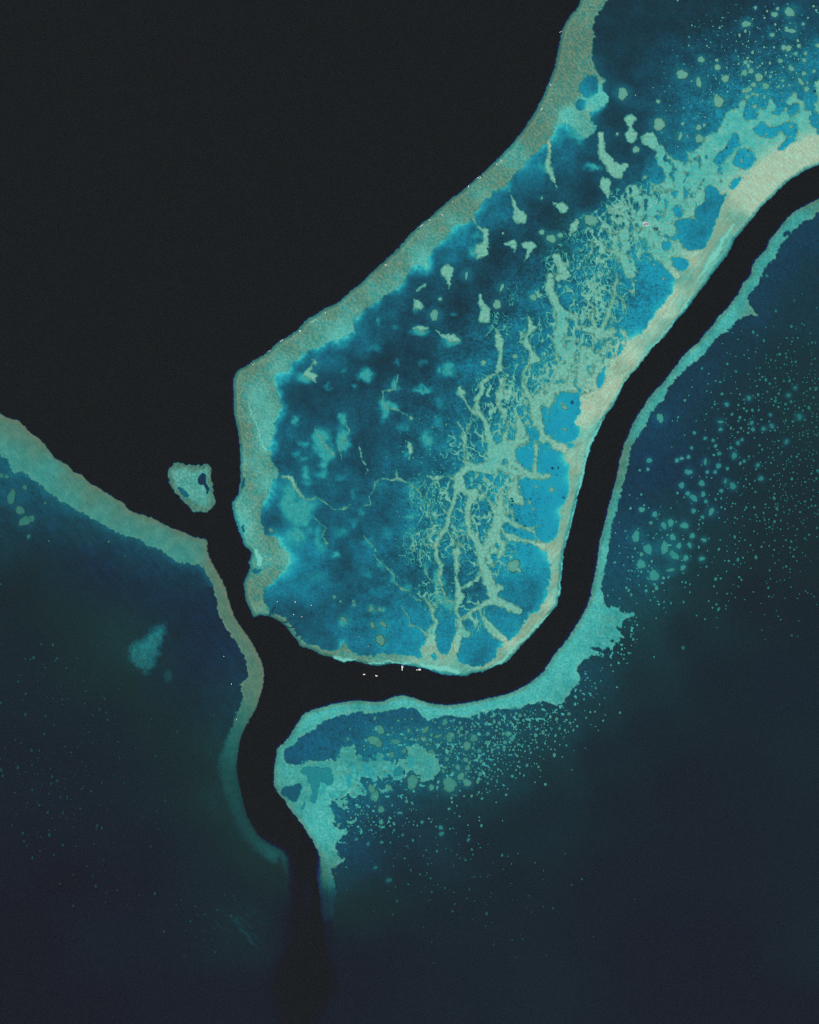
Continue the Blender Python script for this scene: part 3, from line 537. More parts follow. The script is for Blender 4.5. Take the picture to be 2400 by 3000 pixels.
# reef flats: (x, y, depth, sand, coral)
O_=(0.85,0.60,0.85); OD=(0.65,0.50,0.95); TQ=(2.1,0.92,0.12); TG=(1.5,0.78,0.5); BK=(0.42,0.86,0.12); BR=(0.5,0.76,0.62); SD=(2.1,1.02,0.0); GR=(1.9,0.6,0.8)
RM = [(1720,30,*O_),(1670,120,*OD),(1700,120,*OD),(1660,200,*OD),(1690,240,*O_),(1720,190,*O_),(1640,280,*O_),(1740,300,*SD),(1715,345,*TG),(1700,380,*TQ),(1730,380,*TG),(1665,350,*SD),(1600,340,*O_),(1580,400,*O_),(1560,380,*OD),(1500,460,*TG),(1480,520,*O_),(1430,530,*O_),(1420,570,*TG),
(1370,600,*O_),(1330,600,*OD),(1330,640,*TG),(1280,660,*O_),(1260,700,*TG),(1230,700,*O_),(1230,745,*TQ),(1245,780,*SD),(1180,760,*O_),(1150,820,*TG),(1120,800,*OD),(1100,850,*TG),(1050,870,*O_),(1030,920,*TG),(970,920,*O_),(1000,960,*TQ),(1000,990,*SD),(940,960,*TG),(900,970,*O_),(900,1010,*TG),
(850,1010,*O_),(830,1060,*TG),(780,1060,*O_),(810,1090,*SD),(730,1080,*OD),(720,1110,*O_),(760,1120,*TG),(790,1100,*O_),(745,1150,*TQ),(780,1180,*TQ),(780,1220,*TQ),(800,1190,*TG),(815,1160,*O_),(700,1150,*O_),(700,1200,*O_),(750,1220,*TG),(780,1260,*TQ),(710,1260,*OD),(730,1280,*O_),(765,1300,*SD),(740,1320,*O_),(720,1350,*TG),(755,1370,*TQ),(780,1370,*O_),(740,1400,*O_),
(715,1400,*O_),(770,1420,*TQ),(790,1410,*TQ),(745,1450,*O_),(720,1480,*TQ),(700,1470,*TG),(750,1500,*O_),(715,1520,*SD),(730,1560,*SD),(755,1560,*O_),(745,1600,*TG),(762,1640,*SD),(790,1640,*TG),(795,1600,*O_),(825,1640,*O_),(838,1620,*SD),(845,1650,*SD),(800,1680,*O_),(745,1650,*GR),(740,1720,*O_),(735,1740,*OD),(760,1760,*O_),(770,1790,*TG),
(740,1790,*O_),(820,1810,*OD),(850,1840,*O_),(870,1870,*O_),(920,1905,*O_),(980,1915,*OD),(1010,1900,*OD),(1010,1932,*TQ),(1060,1930,*O_),(1100,1930,*O_),(1110,1945,*TQ),(1160,1935,*O_),(1200,1932,*BR),(1180,1944,*TQ),(1260,1930,*BR),(1250,1953,*SD),(1300,1940,*BR),(1290,1965,*SD),(1340,1965,*TQ),(1360,1955,*BR),(1360,1978,*GR),(1400,1963,*BR),(1380,1965,*SD),
(1450,1945,*BR),(1480,1930,*TG),(1470,1910,*BR),(1500,1890,*BK),(1530,1860,*BR),(1560,1840,*BR),(1590,1800,*BR),(1620,1760,*BK),(1630,1720,*BR),(1635,1740,*TQ),(1622,1680,*BR),(1645,1650,*TQ),(1630,1630,*BK),(1620,1600,*BR),(1650,1570,*BR),(1660,1560,*TQ),(1650,1530,*BR),(1665,1480,*BR),(1675,1500,*TQ),(1675,1430,*BR),(1695,1420,*TQ),(1680,1380,*BR),(1700,1350,*BK),(1715,1340,*TQ),(1690,1320,*BK),
(1680,1310,*TG),(1710,1300,*BK),(1725,1290,*TG),(1730,1275,*SD),(1720,1250,*BK),(1715,1220,*BK),(1740,1200,*BK),(1760,1200,*BK),(1780,1190,*BR),(1770,1160,*BK),(1800,1120,*BK),(1830,1090,*BR),(1850,1040,*BK),(1880,1010,*BK),(1900,1010,*TG),(1920,960,*BK),(1960,900,*BK),(1945,970,*TG),(1990,860,*BK),(2010,890,*TQ),(2020,850,*BR),(2000,820,*TG),(2040,790,*BR),
(2050,820,*TG),(2075,790,*TQ),(2090,750,*TQ),(2060,760,*BR),(2040,760,*BK),(2080,730,*BR),(2110,720,*TG),(2130,700,*TQ),(2110,670,*BR),(2140,660,*BR),(2150,640,*TG),(2130,600,*BR),(2160,600,*BK),(2200,590,*BK),(2190,550,*BK),(2240,560,*BK),(2240,510,*BK),(2300,500,*BK),(2280,460,*BK),(2340,460,*BK),(2380,440,*BK),(2400,420,*BK),(2480,420,*BK),(2350,420,*BK),
(1750,1260,*TG)]
rd, rs, rc = regress(RM, 19)
r_d = upsample(rd, X + 6 * n1x, Y + 6 * n1y); r_s = upsample(rs, X + 6 * n1x, Y + 6 * n1y); r_c = upsample(rc, X + 6 * n1x, Y + 6 * n1y)

RS_ = (2.7,0.76,0.18); RSb=(2.6,0.92,0.04); RSo=(1.9,0.55,0.7); RSd=(3.4,0.55,0.3)
RSo2 = (2.6, 0.74, 0.35)
RSE = [(2400,600,*RSo),(2340,640,*RS_),(2300,680,*RS_),(2260,740,*RS_),(2220,800,*RS_),(2180,870,*RS_),(2210,915,*RSo),(2130,930,*RSb),(2080,980,*RS_),(2020,1040,*RSb),(1970,1110,*RS_),(1920,1180,*RS_),(1870,1250,*RS_),(1840,1330,*RSo),(1820,1400,*RSo),
(1800,1470,*RS_),(1780,1550,*RS_),(1765,1640,*RSb),(1755,1700,*RS_),(1750,1760,*RSb),(1720,1830,*RSb),(1800,1820,*RS_),(1780,1860,*RS_),(1700,1900,*RSb),(1740,1890,*RS_),(1660,1950,*RSb),(1640,2030,*RS_),(1600,2010,*RSb),(1540,2040,*RSb),(1480,2060,*RSb),(1420,2070,*RSb),(1330,2080,*RSb),
(1240,2075,*RSb),(1180,2050,*RSb),(1100,2075,*RS_),(1040,2070,*RS_),(980,2080,*RSb),(920,2110,*RSb),(870,2150,*RS_),(830,2200,*RS_),(820,2260,*RS_),(840,2280,*RSb),(880,2245,*RSo2),(950,2235,*RSo2),(1010,2220,*RSo2),(1060,2240,*RSd),(1100,2250,*RS_),(1050,2270,*RSb),(1000,2290,*RSb),(1160,2225,*RS_),(1230,2220,*RSo2),
(1260,2250,*RSo2),(1180,2270,*RS_),(900,2330,*RSo2),(960,2330,*RSb),(930,2380,*RSb),(960,2440,*RSb),(970,2490,*RS_),(965,2540,*RSo),(955,2580,(3.5),0.35,0.5),(962,2640,9,0.12,0.4),(975,2750,22,0.0,0.3),(1000,2900,45,0.0,0.2),(1005,3080,60,0.0,0.2),(830,2310,*RSo),(860,2350,*RSo2),(1040,2310,*RS_),(1000,2360,*RS_)]
ad, as_, ac = regress(RSE, 26)
RWo=(1.0,0.44,0.9); RWt=(2.5,0.62,0.2)
RW = [(0,1240,*RWo),(40,1260,*RWo),(0,1290,*RWt),(60,1340,*RWt),(100,1320,*RWo),(150,1400,*RWt),(120,1380,*RWt),(200,1400,*RWo),(200,1450,*RWt),(280,1450,*RWo),(300,1500,*RWt),(350,1500,*RWo),(380,1550,*RWt),(430,1530,*RWo),(460,1580,*RWt),(520,1570,*RWo),(520,1620,*RWt),(570,1620,*RWt),(590,1590,*RWo),
(610,1650,*RWo),(640,1720,*RWo),(660,1790,*RWo),(690,1850,*RWo),(730,1920,*RWo),(750,1980,*RWo),(735,2040,*RWo),(720,2090,2.2,0.4,0.7),(700,2140,3.0,0.32,0.7),(680,2200,3.8,0.28,0.6),(690,2250,4.5,0.16,0.8),(680,2300,4.5,0.14,0.7),(700,2360,5.0,0.12,0.6),(730,2440,5.0,0.12,0.6),(790,2490,4.5,0.2,0.5),(825,2515,4.3,0.2,0.5),(835,2580,7,0.06,0.5),(800,2700,26,0.0,0.2),(760,2900,50,0.0,0.2)]
bd, bs, bc = regress(RW, 30)

# ---- compose
Dp = np.full(X.shape, DEEP, np.float32)       # depth
Sd = np.full(X.shape, 0.03, np.float32)       # brightness of the bed
Co = np.zeros(X.shape, np.float32)            # coral and algae cover
LAB = np.zeros(X.shape, np.int32)

def slope(s, w):                              # 1 on the reef, 0 in deep water
    return 1 - sstep(-1.0, w, s)

def put(mask, d, s, c):
    global Dp, Sd, Co
    Dp = Dp + (d - Dp) * mask; Sd = Sd + (s - Sd) * mask; Co = Co + (c - Co) * mask

# anisotropic streaks across the west rim
u = (X * 0.62 + Y * 0.78); v = (-X * 0.78 + Y * 0.62)
streak = fbm(u / 4.6, v, 5.2, 2, 41)
ut = (X * 0.72 + Y * 0.69); vt = (-X * 0.69 + Y * 0.72)
bank_st = fbm(ut, vt / 5.0, 7.0, 3, 45)       # ribs along the east bank
# ripples on the lagoon floor: wandering crests
rw = 1.0 + 0 * X
rip = perlin((X * 0.9 + Y * 0.25 + 16 * n1x) / 14.0, (Y * 0.95 - X * 0.2 + 18 * n1y) / 6.2, 51)
rip = rip + 0.6 * perlin((X * 0.8 - Y * 0.3 + 12 * n1y) / 9.5, (Y * 0.9 + X * 0.3 + 12 * n1x) / 4.9, 57)
dots = fbm(X, Y, 8.0, 1, 61)
dots2 = fbm(X, Y, 13.0, 1, 67)

# ===== main reef
land = np.maximum(np.maximum(s_main, -s_lag), -s_pool)
plat = np.maximum(np.minimum(f_flat, f_ridge), -s_pool)
# hair-thin coral threads and loose specks in the eastern lagoon
def zone(pts, sigma):
    z = np.zeros(CX.shape)
    for x, y, r, a in pts:
        z = np.maximum(z, a * np.exp(-((CX - x) ** 2 + (CY - y) ** 2) / (2 * r * r)))
    return upsample(z, X, Y)
hair_z = zone([(1760,760,40,1),(1740,840,45,1),(1770,900,40,1),(1800,690,30,1),(1720,930,30,.8),(1860,720,24,.8),(1500,1180,34,1),(1500,1230,36,1),(1600,1130,36,1),(1700,1060,40,1),(1760,1040,30,.9),(1480,1420,30,1),(1450,1450,26,.9),
 (1400,1400,20,.6),(1330,1560,26,.7),(1370,1570,24,.7),(1380,1330,20,.7),(1460,950,20,.6),(1500,860,24,.4),(1580,1100,30,.7),(1640,770,24,.7),(1690,690,24,.5),(1780,1010,30,1),(1250,1450,40,.55),(1230,1600,40,.5),(1290,1560,30,.5),(1600,1190,20,.8),(1450,1340,30,.5),(1280,1780,24,.5)], 0)
hx = X + 5 * n1x + 2.0 * n2x; hy = Y + 6 * n1y
fan = upsample(np.where(CY < 1060, 0.0, np.where(CX > 1560, 0.35, -0.10)), X, Y)
hxr = hx + fan * (hy - 1000)
th = 1 - np.abs(perlin(hxr / 11.0, hy / 46.0, 71))
th2 = 1 - np.abs(perlin(hxr / 22.0 + 9.1, hy / 40.0, 75)) * 0.9
gapn = fbm(X, Y, 26, 2, 79)
hair = np.maximum(th, th2 - 0.02) - (0.985 - 0.13 * hair_z - 0.10 * gapn * hair_z)
hair = np.where(hair_z > 0.12, hair, -1)
net_z = zone([(1480,1180,60,1),(1540,1130,50,.8),(1420,1300,60,.8),(1500,1400,50,1),(1450,1470,60,1),(1330,1450,50,.8),(1300,1560,50,.7),(1400,1560,50,.7),(1430,1620,50,1),(1640,1100,60,1),(1700,1020,60,1),(1770,1000,50,1),(1670,960,60,.9),(1780,700,60,.9),(1740,880,60,.9),(1850,700,50,.9),(1900,610,50,.9),
 (1820,620,40,.9),(1560,1270,40,.8),(1350,1320,40,.6),(1250,1500,50,.5),(1240,1600,50,.45),(1460,960,40,.4),(1550,980,40,.5),(1380,1800,40,.7),(1270,1740,40,.5),(1620,860,40,.5),(1650,780,50,.5)], 0)
na = perlin((hxr + 30) / 38.0, hy / 58.0, 147) + 0.35 * perlin(hxr / 15.0, hy / 22.0, 149)
nb_ = perlin((hxr * 0.8 + hy * 0.3) / 30.0, (hy * 0.8 - hx * 0.3) / 44.0, 151) + 0.35 * perlin(hx / 13.0, hy / 17.0, 153)
web = np.maximum(0.20 * net_z * (1 + 0.9 * gapn) - np.abs(na), 0.15 * net_z * (1 + 0.9 * gapn) - np.abs(nb_))
web = np.where(net_z > 0.2, web, -1)
speck_z = zone([(1740,800,80,1),(1500,1180,90,1),(1330,1400,110,.9),(1400,1650,120,.8),(1650,1050,90,1),(1280,1650,90,.7),(1480,1450,70,1),(1550,1000,60,.7),(1850,700,70,1),(2200,300,160,.8),(2330,150,100,.7)], 0)
speck = dots - (0.86 - 0.22 * speck_z)
speck = np.where(speck_z > 0.15, speck, -1)
in_lag = (s_lag < 4) & (s_main < 0)
# speckled edges of the platforms: eaten out by noise
eat = fbm(X, Y, 16, 2, 83)
plat2 = plat + 4.5 * np.maximum(eat - 0.1, 0) - 5.0 * np.maximum(-rag - 0.25, 0) * (plat < 6) + 1.4 * fine
holes = zone([(1720,1040,60,1),(1870,610,50,1),(1880,660,50,1),(1960,580,70,.8),(1660,1120,50,.8),(1800,680,50,.8),(2000,480,50,.8),(1620,1180,30,.6),(1950,640,60,.8),(2040,520,50,.6),(1800,900,60,.8)], 0)
hn = fbm(hx * 1.0, hy * 0.62, 20, 3, 87)
hole = hn - (0.62 - 0.40 * holes) 
plat2 = np.where(holes > 0.1, np.maximum(plat2, np.minimum(hole * 22, 6)), plat2)
thin = np.maximum(np.maximum(hair * 30, speck * 9), web * 34)
platA = np.minimum(plat2, np.where(in_lag & (s_pool > 0), -thin, 40))

# lagoon bed
mott = fbm(X, Y, 55, 4, 141, 0.6)
Dl = D_lag * (1 + 0.06 * mid); Sl = S_lag * (1 + 0.16 * mid + 0.10 * wide + 0.60 * mott * (1 - 0.75 * sstep(0.5, 0.85, S_lag)))
gl = 0.6 * perlin(X / 6.4, Y / 6.4, 171) + 0.5 * perlin(X / 10.0, Y / 10.0, 173)
Dl = Dl * (1 - 0.10 * mott)
deepness = sstep(0.2, 0.8, 1 - S_lag)
rip_amt = zone([(1560,800,150,1),(1400,1000,150,1),(1250,1200,150,.8),(1300,1600,130,1),(1850,850,110,.8),(2100,220,170,.9),(1450,1550,120,.9),(1160,1400,120,.5),(1150,1720,110,.5),(2250,150,120,.8),(1700,760,110,1)], 0)
Sl = Sl * (1 + 0.28 * rip_amt - 0.72 * rip_amt * sstep(-0.3, 0.6, rip)) * (1 - 0.25 * gl)
Sl = Sl * (1 - 0.38 * sstep(0.52, 0.7, dots) * (0.4 + 0.6 * sstep(-0.1, 0.3, wide)))
Sl = Sl * (1 - 0.14 * fine - 0.10 * fine2)
# pale sand aprons spilling from the inner edge of the rim
apr = zone([(1640,390,34,.9),(1590,430,28,.6),(1540,480,24,.5),(1480,550,20,.6),(1400,615,24,.7),(1340,665,28,.9),(1290,705,22,.7),(1235,770,30,1.2),(1170,840,24,.7),(1100,890,20,.6),(1050,930,22,.7),(1000,1000,26,.9),(940,1015,22,.8),
 (880,1050,20,.8),(825,1100,30,1.4),(815,1150,20,.8),(835,1195,14,.5),(815,1215,22,.9),(800,1260,20,.6),(800,1305,22,.9),(800,1440,26,1.1),(785,1475,20,.8),(840,1580,30,1.3),(852,1640,24,1.1),(835,1680,26,1.0),(800,1710,20,.7),(1000,1880,16,.6),
 (1600,1740,24,.7),(1607,1620,24,1.1),(1660,1350,24,.9),(1660,1400,24,.6),(1640,1500,20,.8),(1560,1800,20,.6),(1970,840,20,.6),(1850,990,30,.8),(1930,900,24,.5),(1475,1890,20,.6),(1510,1865,16,.5),(2085,690,18,.4),(1250,1900,24,.3),(1700,1250,14,.6),(1740,310,20,1)], 0)
aw = 24 * apr * (1 + 0.5 * mid) + 1.2
ap = np.exp(-np.maximum(lag_in - 0.5, 0) / np.maximum(aw, 1.2)) * np.clip(apr * 1.4, 0, 1)
ap = np.clip(ap * (1 + 0.25 * rag), 0, 1)
Dl = Dl + (2.5 + lag_in * 0.03 - Dl) * ap * 0.94
Sl = Sl + (1.08 - Sl) * ap
# submerged teal shoals
SHOAL = [(1000,1560,20,14,.4),(1110,1420,18,9,.35),(1220,1420,12,16,.35),(1080,1680,18,10,.3),(1040,1440,8,14,.4),(1290,1180,9,16,.35),(1190,1330,10,8,.45),(960,1130,9,7,.4),(1010,1090,7,9,.35),(900,1560,16,10,.5),(1060,1500,14,10,.4),(1130,1560,20,12,.3),(1200,1560,16,20,.35),(920,1690,30,18,.25),(1290,1240,14,20,.35),(1180,1250,20,12,.35),(1100,1020,16,9,.35),(1240,1060,10,8,.35),(1160,960,12,8,.3),(870,1330,12,9,.4),(850,1470,26,60,.9),(880,1510,30,40,.8),(870,1570,26,26,.9),(890,1480,40,22,.9),(860,1430,14,24,.7),(940,1290,24,34,.9),(960,1330,20,26,.8),(950,1360,16,16,.7),(1005,1290,18,36,.9),(1005,1230,12,20,.8),(930,1270,12,16,.7),(895,1390,12,18,.8),(945,1390,18,12,.7),(1075,1100,20,18,.95),(900,1105,24,14,.9),(868,1228,10,10,.7),
 (890,1300,12,9,.6),(890,1343,8,8,.6),(1128,1200,14,32,.9),(1155,1130,12,14,.8),(1150,1190,18,12,.9),(985,1625,13,8,.9),(940,1600,14,20,.6),(935,1570,10,26,.6),(1230,968,22,12,.8),(1325,1000,24,14,.9),(1315,1080,18,16,.9),(1285,1088,8,10,.7),(1240,1140,26,10,.8),(1350,1150,10,12,.9),(1255,1290,18,22,.8),(1225,900,14,14,.6),
 (1735,488,20,10,1),(1310,690,12,10,.3),(1290,1310,10,10,.3),(1008,1820,13,10,1),(1088,1784,12,10,.7),(1118,1786,9,8,.7),(1036,1772,6,6,.7),(1245,1665,9,16,.8),(1285,1700,12,26,.8),(1300,1755,26,12,.8),(1320,1772,18,10,.8),(1150,1700,12,14,.5),(1120,1655,12,12,.5),(1207,1515,9,12,.8),(1205,1440,10,20,.7),
 (1700,395,22,20,.9),(1665,360,14,8,.9),(1600,490,16,12,.9),(1400,735,24,14,.9),(1400,690,14,10,.5),(1190,1720,16,14,.5),(1155,1680,8,8,.6),(1035,1530,12,10,.4),(1080,1590,14,14,.4),(900,1420,12,10,.5),(1000,1400,14,8,.35),(1040,1130,8,8,.5),(1330,920,6,6,.5),(1110,935,6,9,.6),(1165,1060,7,8,.4)]
sh = np.zeros(CX.shape)
for x, y, a, b, w in SHOAL:
    sh = np.maximum(sh, min(1.0, w * 1.25) * np.exp(-((((CX - x) / a) ** 2 + ((CY - y) / b) ** 2) ** 1.5) * 0.8))
sh = np.clip(upsample(sh, X + 12 * n1x + 4 * n2x, Y + 12 * n1y + 4 * n2y) * (1.25 + 0.5 * mid), 0, 1)
Dl = Dl + (3.4 - Dl) * sh; Sl = Sl + (0.74 + 0.28 * gl + 0.15 * rag - Sl) * np.clip(sh * 1.15, 0, 1)
shc = np.clip(sh * (0.25 + 0.5 * sstep(0.1, 0.5, gl)), 0, 1)

m_main = slope(s_main, 9.0)
m_lagoon = sstep(-1.5, 2.0, -np.maximum(s_lag, -1e3)) 
m_lagoon = np.maximum(sstep(-1.6, 1.6, lag_in), sstep(-1.6, 1.6, -s_pool) * (s_main < -3))
# rim surface
r_c2 = np.clip(r_c + 0.22 * mid * (r_c > 0.15) + (0.75 * np.clip(streak, -1, 1) + 0.35 * fine2) * sstep(0.25, 0.55, r_c) * (s_main < -12) + 0.3 * np.maximum(fine2, 0) * (r_c < 0.35), 0, 1)
east = (X > 1180) & (X + Y > 2350)
rs2 = r_s * (1 + 0.10 * fine + 0.14 * fine2 + 0.10 * streak)
g5 = perlin(X / 6.0, Y / 6.0, 161); g6 = perlin(X / 9.0 + 3.3, Y / 9.0, 163); g7 = perlin(X / 4.4, Y / 4.4 + 1.7, 167)
grain = 0.6 * g5 + 0.5 * g6 + 0.5 * g7
st_m = sstep(0.25, 0.55, r_c) * (s_main < -16) * np.where(east, 0.25, 1.0)
rs2 = rs2 * (1 + 0.30 * grain * np.where(east, 0.3, 1.0))
rd2 = r_d * (1 + 0.25 * mid) + st_m * np.clip(0.35 - 1.9 * (streak + 0.4 * g5), -0.2, 1.6)
# scattered coral on the turquoise flats
rs2 = rs2 * (1 - 0.35 * sstep(0.35, 0.6, g6) * (r_c < 0.4) * np.where(east, 0.3, 1.0))
cross = fbm((X * 0.7 - Y * 0.7) / 5.5, (X * 0.7 + Y * 0.7) / 26, 1, 3, 145)
nex = sstep(2080, 2200, X)
bank = np.where(east, bank_st * (1 - 0.7 * nex) + 0.8 * cross * nex, 0)
rd2 = np.maximum(rd2 + 0.45 * bank * sstep(3, 10, -s_main), 0.12)
rs2 = rs2 * (1 + 0.40 * bank)
# outer edge of the rim: algal belt, then a deeper terrace
eb = sstep(-12, -2, s_main)
r_c2 = r_c2 + (0.9 - r_c2) * eb * np.where(east, 0.35, 0.7)
rd2 = rd2 + eb * np.where(east, 1.6, 1.3)
rs2 = rs2 * (1 - 0.3 * eb)
# inner lip of the rim
il = sstep(-7, -1, s_lag * -1 * -1) * 0
lip = (1 - sstep(1.0, 7.0, s_lag)) * (s_lag > -1)
r_c2 = r_c2 + (0.8 - r_c2) * lip * np.where(east, 0.15, 0.5)
r_c2 = np.clip(r_c2, 0, 1)
rs2 = rs2 * np.where(east, 0.92, 0.84)
put(m_main, rd2, rs2, r_c2)
CY_L = [[(1775,1225,4),(1750,1262,7),(1728,1300,10),(1718,1345,5),(1706,1400,7),(1698,1440,5),(1683,1500,7),(1672,1550,9),(1658,1600,6),(1648,1660,5),(1640,1740,6)],
 [(1622,1790,4),(1590,1815,6),(1550,1860,6),(1500,1905,6),(1470,1938,8),(1440,1955,4)], [(1237,1945,4),(1262,1957,12),(1300,1960,12),(1345,1968,10)], [(980,1926,5),(1010,1933,9),(1040,1932,5)], [(1080,1944,4),(1150,1940,4),(1200,1944,4)],
 [(2150,660,5),(2120,700,6),(2095,750,14),(2065,790,6),(2030,840,5),(2005,900,10),(1990,915,6)], [(1975,945,4),(1940,985,5),(1905,1020,4),(1840,1100,4),(1795,1180,3)],
 [(728,1175,1),(738,1215,1),(752,1245,2),(765,1285,2),(780,1320,3)], [(840,1595,5),(850,1625,5),(846,1655,4)], [(748,1610,8),(762,1640,14),(758,1655,8)]]
BR_L = [[(2150,640,8),(2110,690,12),(2075,740,10),(2050,790,9),(2035,830,7),(2010,880,6),(1985,920,6),(1950,960,4)], [(2120,640,6),(2095,690,8),(2060,735,12)], [(1690,1330,6),(1680,1420,5),(1660,1520,6),(1640,1600,5)], [(1960,965,3),(1900,1035,3),(1830,1110,3)]]
cyl, _ = ridge_sdf(CY_L); brl, _ = ridge_sdf(BR_L)
g_ = 1 - sstep(-1.5, 3.0, cyl + 1.5 * rag)
put(g_ * m_main * 0.9, 1.5, 1.0, 0.0)
g_ = 1 - sstep(-1.5, 2.5, brl + 1.5 * rag)
put(g_ * m_main * 0.7, 0.5, 0.66, 0.75)
put(m_lagoon * m_main, Dl, Sl, shc)
# platforms and ridges
edge = 1 - sstep(1.2, 6.5, -platA)
inner = fbm(X, Y, 9, 2, 91)
neT = zone([(2150,400,110,1),(2280,360,90,1),(1960,480,50,1),(2030,500,60,.9),(1940,600,60,.8),(1650,1000,40,.5),(1440,1340,40,.4),(1890,730,50,.7),(1645,930,20,.7),(1350,1880,30,.5),(1263,1880,30,.6)], 0)
cell = np.abs(fbm(X, Y, 30, 3, 95))
p_c = np.clip(0.36 + 0.9 * edge * 0.5 + 0.45 * inner + 0.3 * fine2 - 0.42 * neT * (1 - edge) + 0.5 * (1 - sstep(0.03, 0.09, cell)) * neT, 0, 1)
p_s = 0.90 - 0.26 * edge + 0.08 * inner + 0.08 * fine2
p_d = 1.25 + 1.5 * neT * (1 - edge) * (0.7 + 0.8 * mid + 0.8 * grain) + 0.35 * inner + 0.5 * np.clip(grain, 0, 1) * (1 - edge)
thinm = np.clip((np.maximum(np.maximum(hair * 30, speck * 9), web * 34) + 1) * 0.5, 0, 1) * (plat2 > 3)
bmix = sstep(45, 5, s_lag * 0 - (s_lag)) * 0
p_s = (p_s + 0.14 * thinm * edge) * 0.90 * (1 + 0.36 * grain)
p_c = p_c * (1 - 0.45 * thinm)
near_bank = np.clip(1 - np.maximum(lag_in, 0) / 45.0, 0, 1) * ((X > 1560) | (Y > 1860))
p_c = p_c * (1 - 0.55 * near_bank); p_d = p_d * (1 - 0.55 * near_bank); p_s = p_s * (1 - 0.05 * near_bank)
m_plat = sstep(-1.3, 1.6, -platA) * in_lag
put(m_plat, p_d, p_s, p_c)

# ===== south-east reef
# ===== (rim, apron, deep lagoon with low relief)
land_s = np.maximum(np.maximum(s_se, -s_slag), -s_spool)
se_d = upsample(ad, X + 6 * n1x, Y + 6 * n1y); se_s = upsample(as_, X + 6 * n1x, Y + 6 * n1y); se_c = upsample(ac, X + 6 * n1x, Y + 6 * n1y)
eb = sstep(-14, -3, s_se)
fade = sstep(2480, 2640, Y)
inn = (1 - sstep(1, 9, s_slag)) * (s_slag > -2)
se_c = np.clip(se_c + 0.30 * mid + 0.25 * fine + (0.75 - se_c) * np.maximum(eb, inn * 0.8), 0, 1)
se_s = se_s * 0.88 * (1 - 0.3 * eb) * (1 + 0.15 * fine + 0.34 * grain + fs_z * 0.3 * rag)
se_d = se_d * (1 + 0.25 * fs_z * lump)
se_d = se_d * (1 + 0.22 * mid) - np.maximum(1.1 * eb, 1.0 * inn) * (se_d < 5)
put(slope(s_se, 9.0 + 95 * fade), se_d, se_s, se_c)
Ds2 = D_se * (1 + 0.05 * mid); Ss2 = S_se * (1 + 0.22 * mid + 0.2 * wide)
Ss2 = Ss2 * (1 - 0.30 * sstep(0.1, 0.6, fbm(X, Y, 10, 2, 101)))
swell = perlin((X * 0.55 + Y * 0.83 + 20 * n1x) / 30.0, (Y * 0.55 - X * 0.83 + 14 * n1y) / 9.0, 103)
Ss2 = Ss2 * (1 + 0.22 * swell + 0.30 * grain)
m_sl = np.maximum(sstep(-1.6, 1.6, -s_slag), sstep(-1.6, 1.6, -s_spool)) * (s_se < -4)
put(m_sl, Ds2, Ss2, 0.0)
sp_in = sstep(-1, 2, -s_spool) * (s_se < -2) * (X > 700) * (X < 1200)
put(sp_in, 4.6 + np.where(i_spool == 0, 3.5, 0), 0.5 - np.where(i_spool == 0, 0.2, 0.0), 0.0)
# knobbly coral along the inner edge and round the southern shallows
kz = zone([(1030,2400,40,1),(1000,2440,40,1),(1060,2420,40,.9),(1420,2100,40,1),(1500,2120,50,1),(1580,2110,50,1),(1640,2080,40,1),(1440,2170,60,.9),(1520,2180,50,.8),(1700,2020,40,.9),(1800,1900,40,.9),(1150,2180,50,.8),(1070,2160,40,.7),
 (1250,2170,40,.8),(1320,2200,60,1),(1400,2240,60,1),(1350,2140,50,.9),(1120,2390,50,.7),(1840,1840,36,.8),(1080,2200,40,.7),(1850,1640,50,.6),(1180,2270,70,1),(1280,2250,60,1),(1230,2200,60,1),(1110,2300,60,1),(1050,2340,50,1),(990,2500,40,1),(1140,2190,50,.9),(1100,2160,40,.9),(1330,2270,50,1),(1950,1600,60,.5),(1900,1700,50,.7)], 0)
kn = fbm(X, Y, 15, 2, 107)
knob = kn - (0.95 - 0.55 * kz)
knob = knob + 0.12 * kz
m_k = sstep(-0.02, 0.05, knob) * (kz > 0.2) * (s_slag < 0) * (s_spool > 0)
put(m_k, 2.2 + 0.6 * fine, 0.74 + 0.2 * grain, 0.4)

fsp = fs_z * sstep(0.12, 0.42, fbm(X, Y, 46, 3, 181)) * (land_s < -6)
put(fsp * 0.85, 4.6, 0.72, 0.0)
fsl = fs_z * sstep(0.15, 0.45, fbm(X, Y, 30, 3, 185)) * (land_s < -3)
put(fsl * 0.6, 1.7, 0.62 + 0.2 * grain, 0.6)
# ===== west reef
ws_d = upsample(bd, X + 6 * n1x, Y + 6 * n1y); ws_s = upsample(bs, X + 6 * n1x, Y + 6 * n1y); ws_c = upsample(bc, X + 6 * n1x, Y + 6 * n1y)
eb = sstep(-16, -3, s_west)
inw = (1 - sstep(1, 8, s_wlag)) * (s_wlag > -2)
wst = fbm((X * 0.45 + Y * 0.89) / 4.0, (-X * 0.89 + Y * 0.45), 6.0, 2, 111)
ws_c = np.clip(ws_c + 0.28 * mid + 0.22 * wst + 0.2 * fine + (0.8 - ws_c) * np.maximum(eb * 0.8, inw * 0.6), 0, 1)
fw = sstep(2350, 2700, Y)
ws_s = ws_s * 0.82 * (1 - 0.25 * eb) * (1 + 0.15 * fine + 0.30 * grain + 0.25 * wst)
ws_d = ws_d - 0.8 * np.maximum(eb, inw) * (ws_d < 4)
put(slope(s_west, 10 + 70 * fw), ws_d * (1 + 0.25 * mid + 0.15 * grain), ws_s, np.clip(ws_c + 0.3 * grain, 0, 1))
Dw2 = D_w * (1 + 0.06 * mid); Sw2 = S_w * (1 + 0.3 * mid + 0.2 * wide)
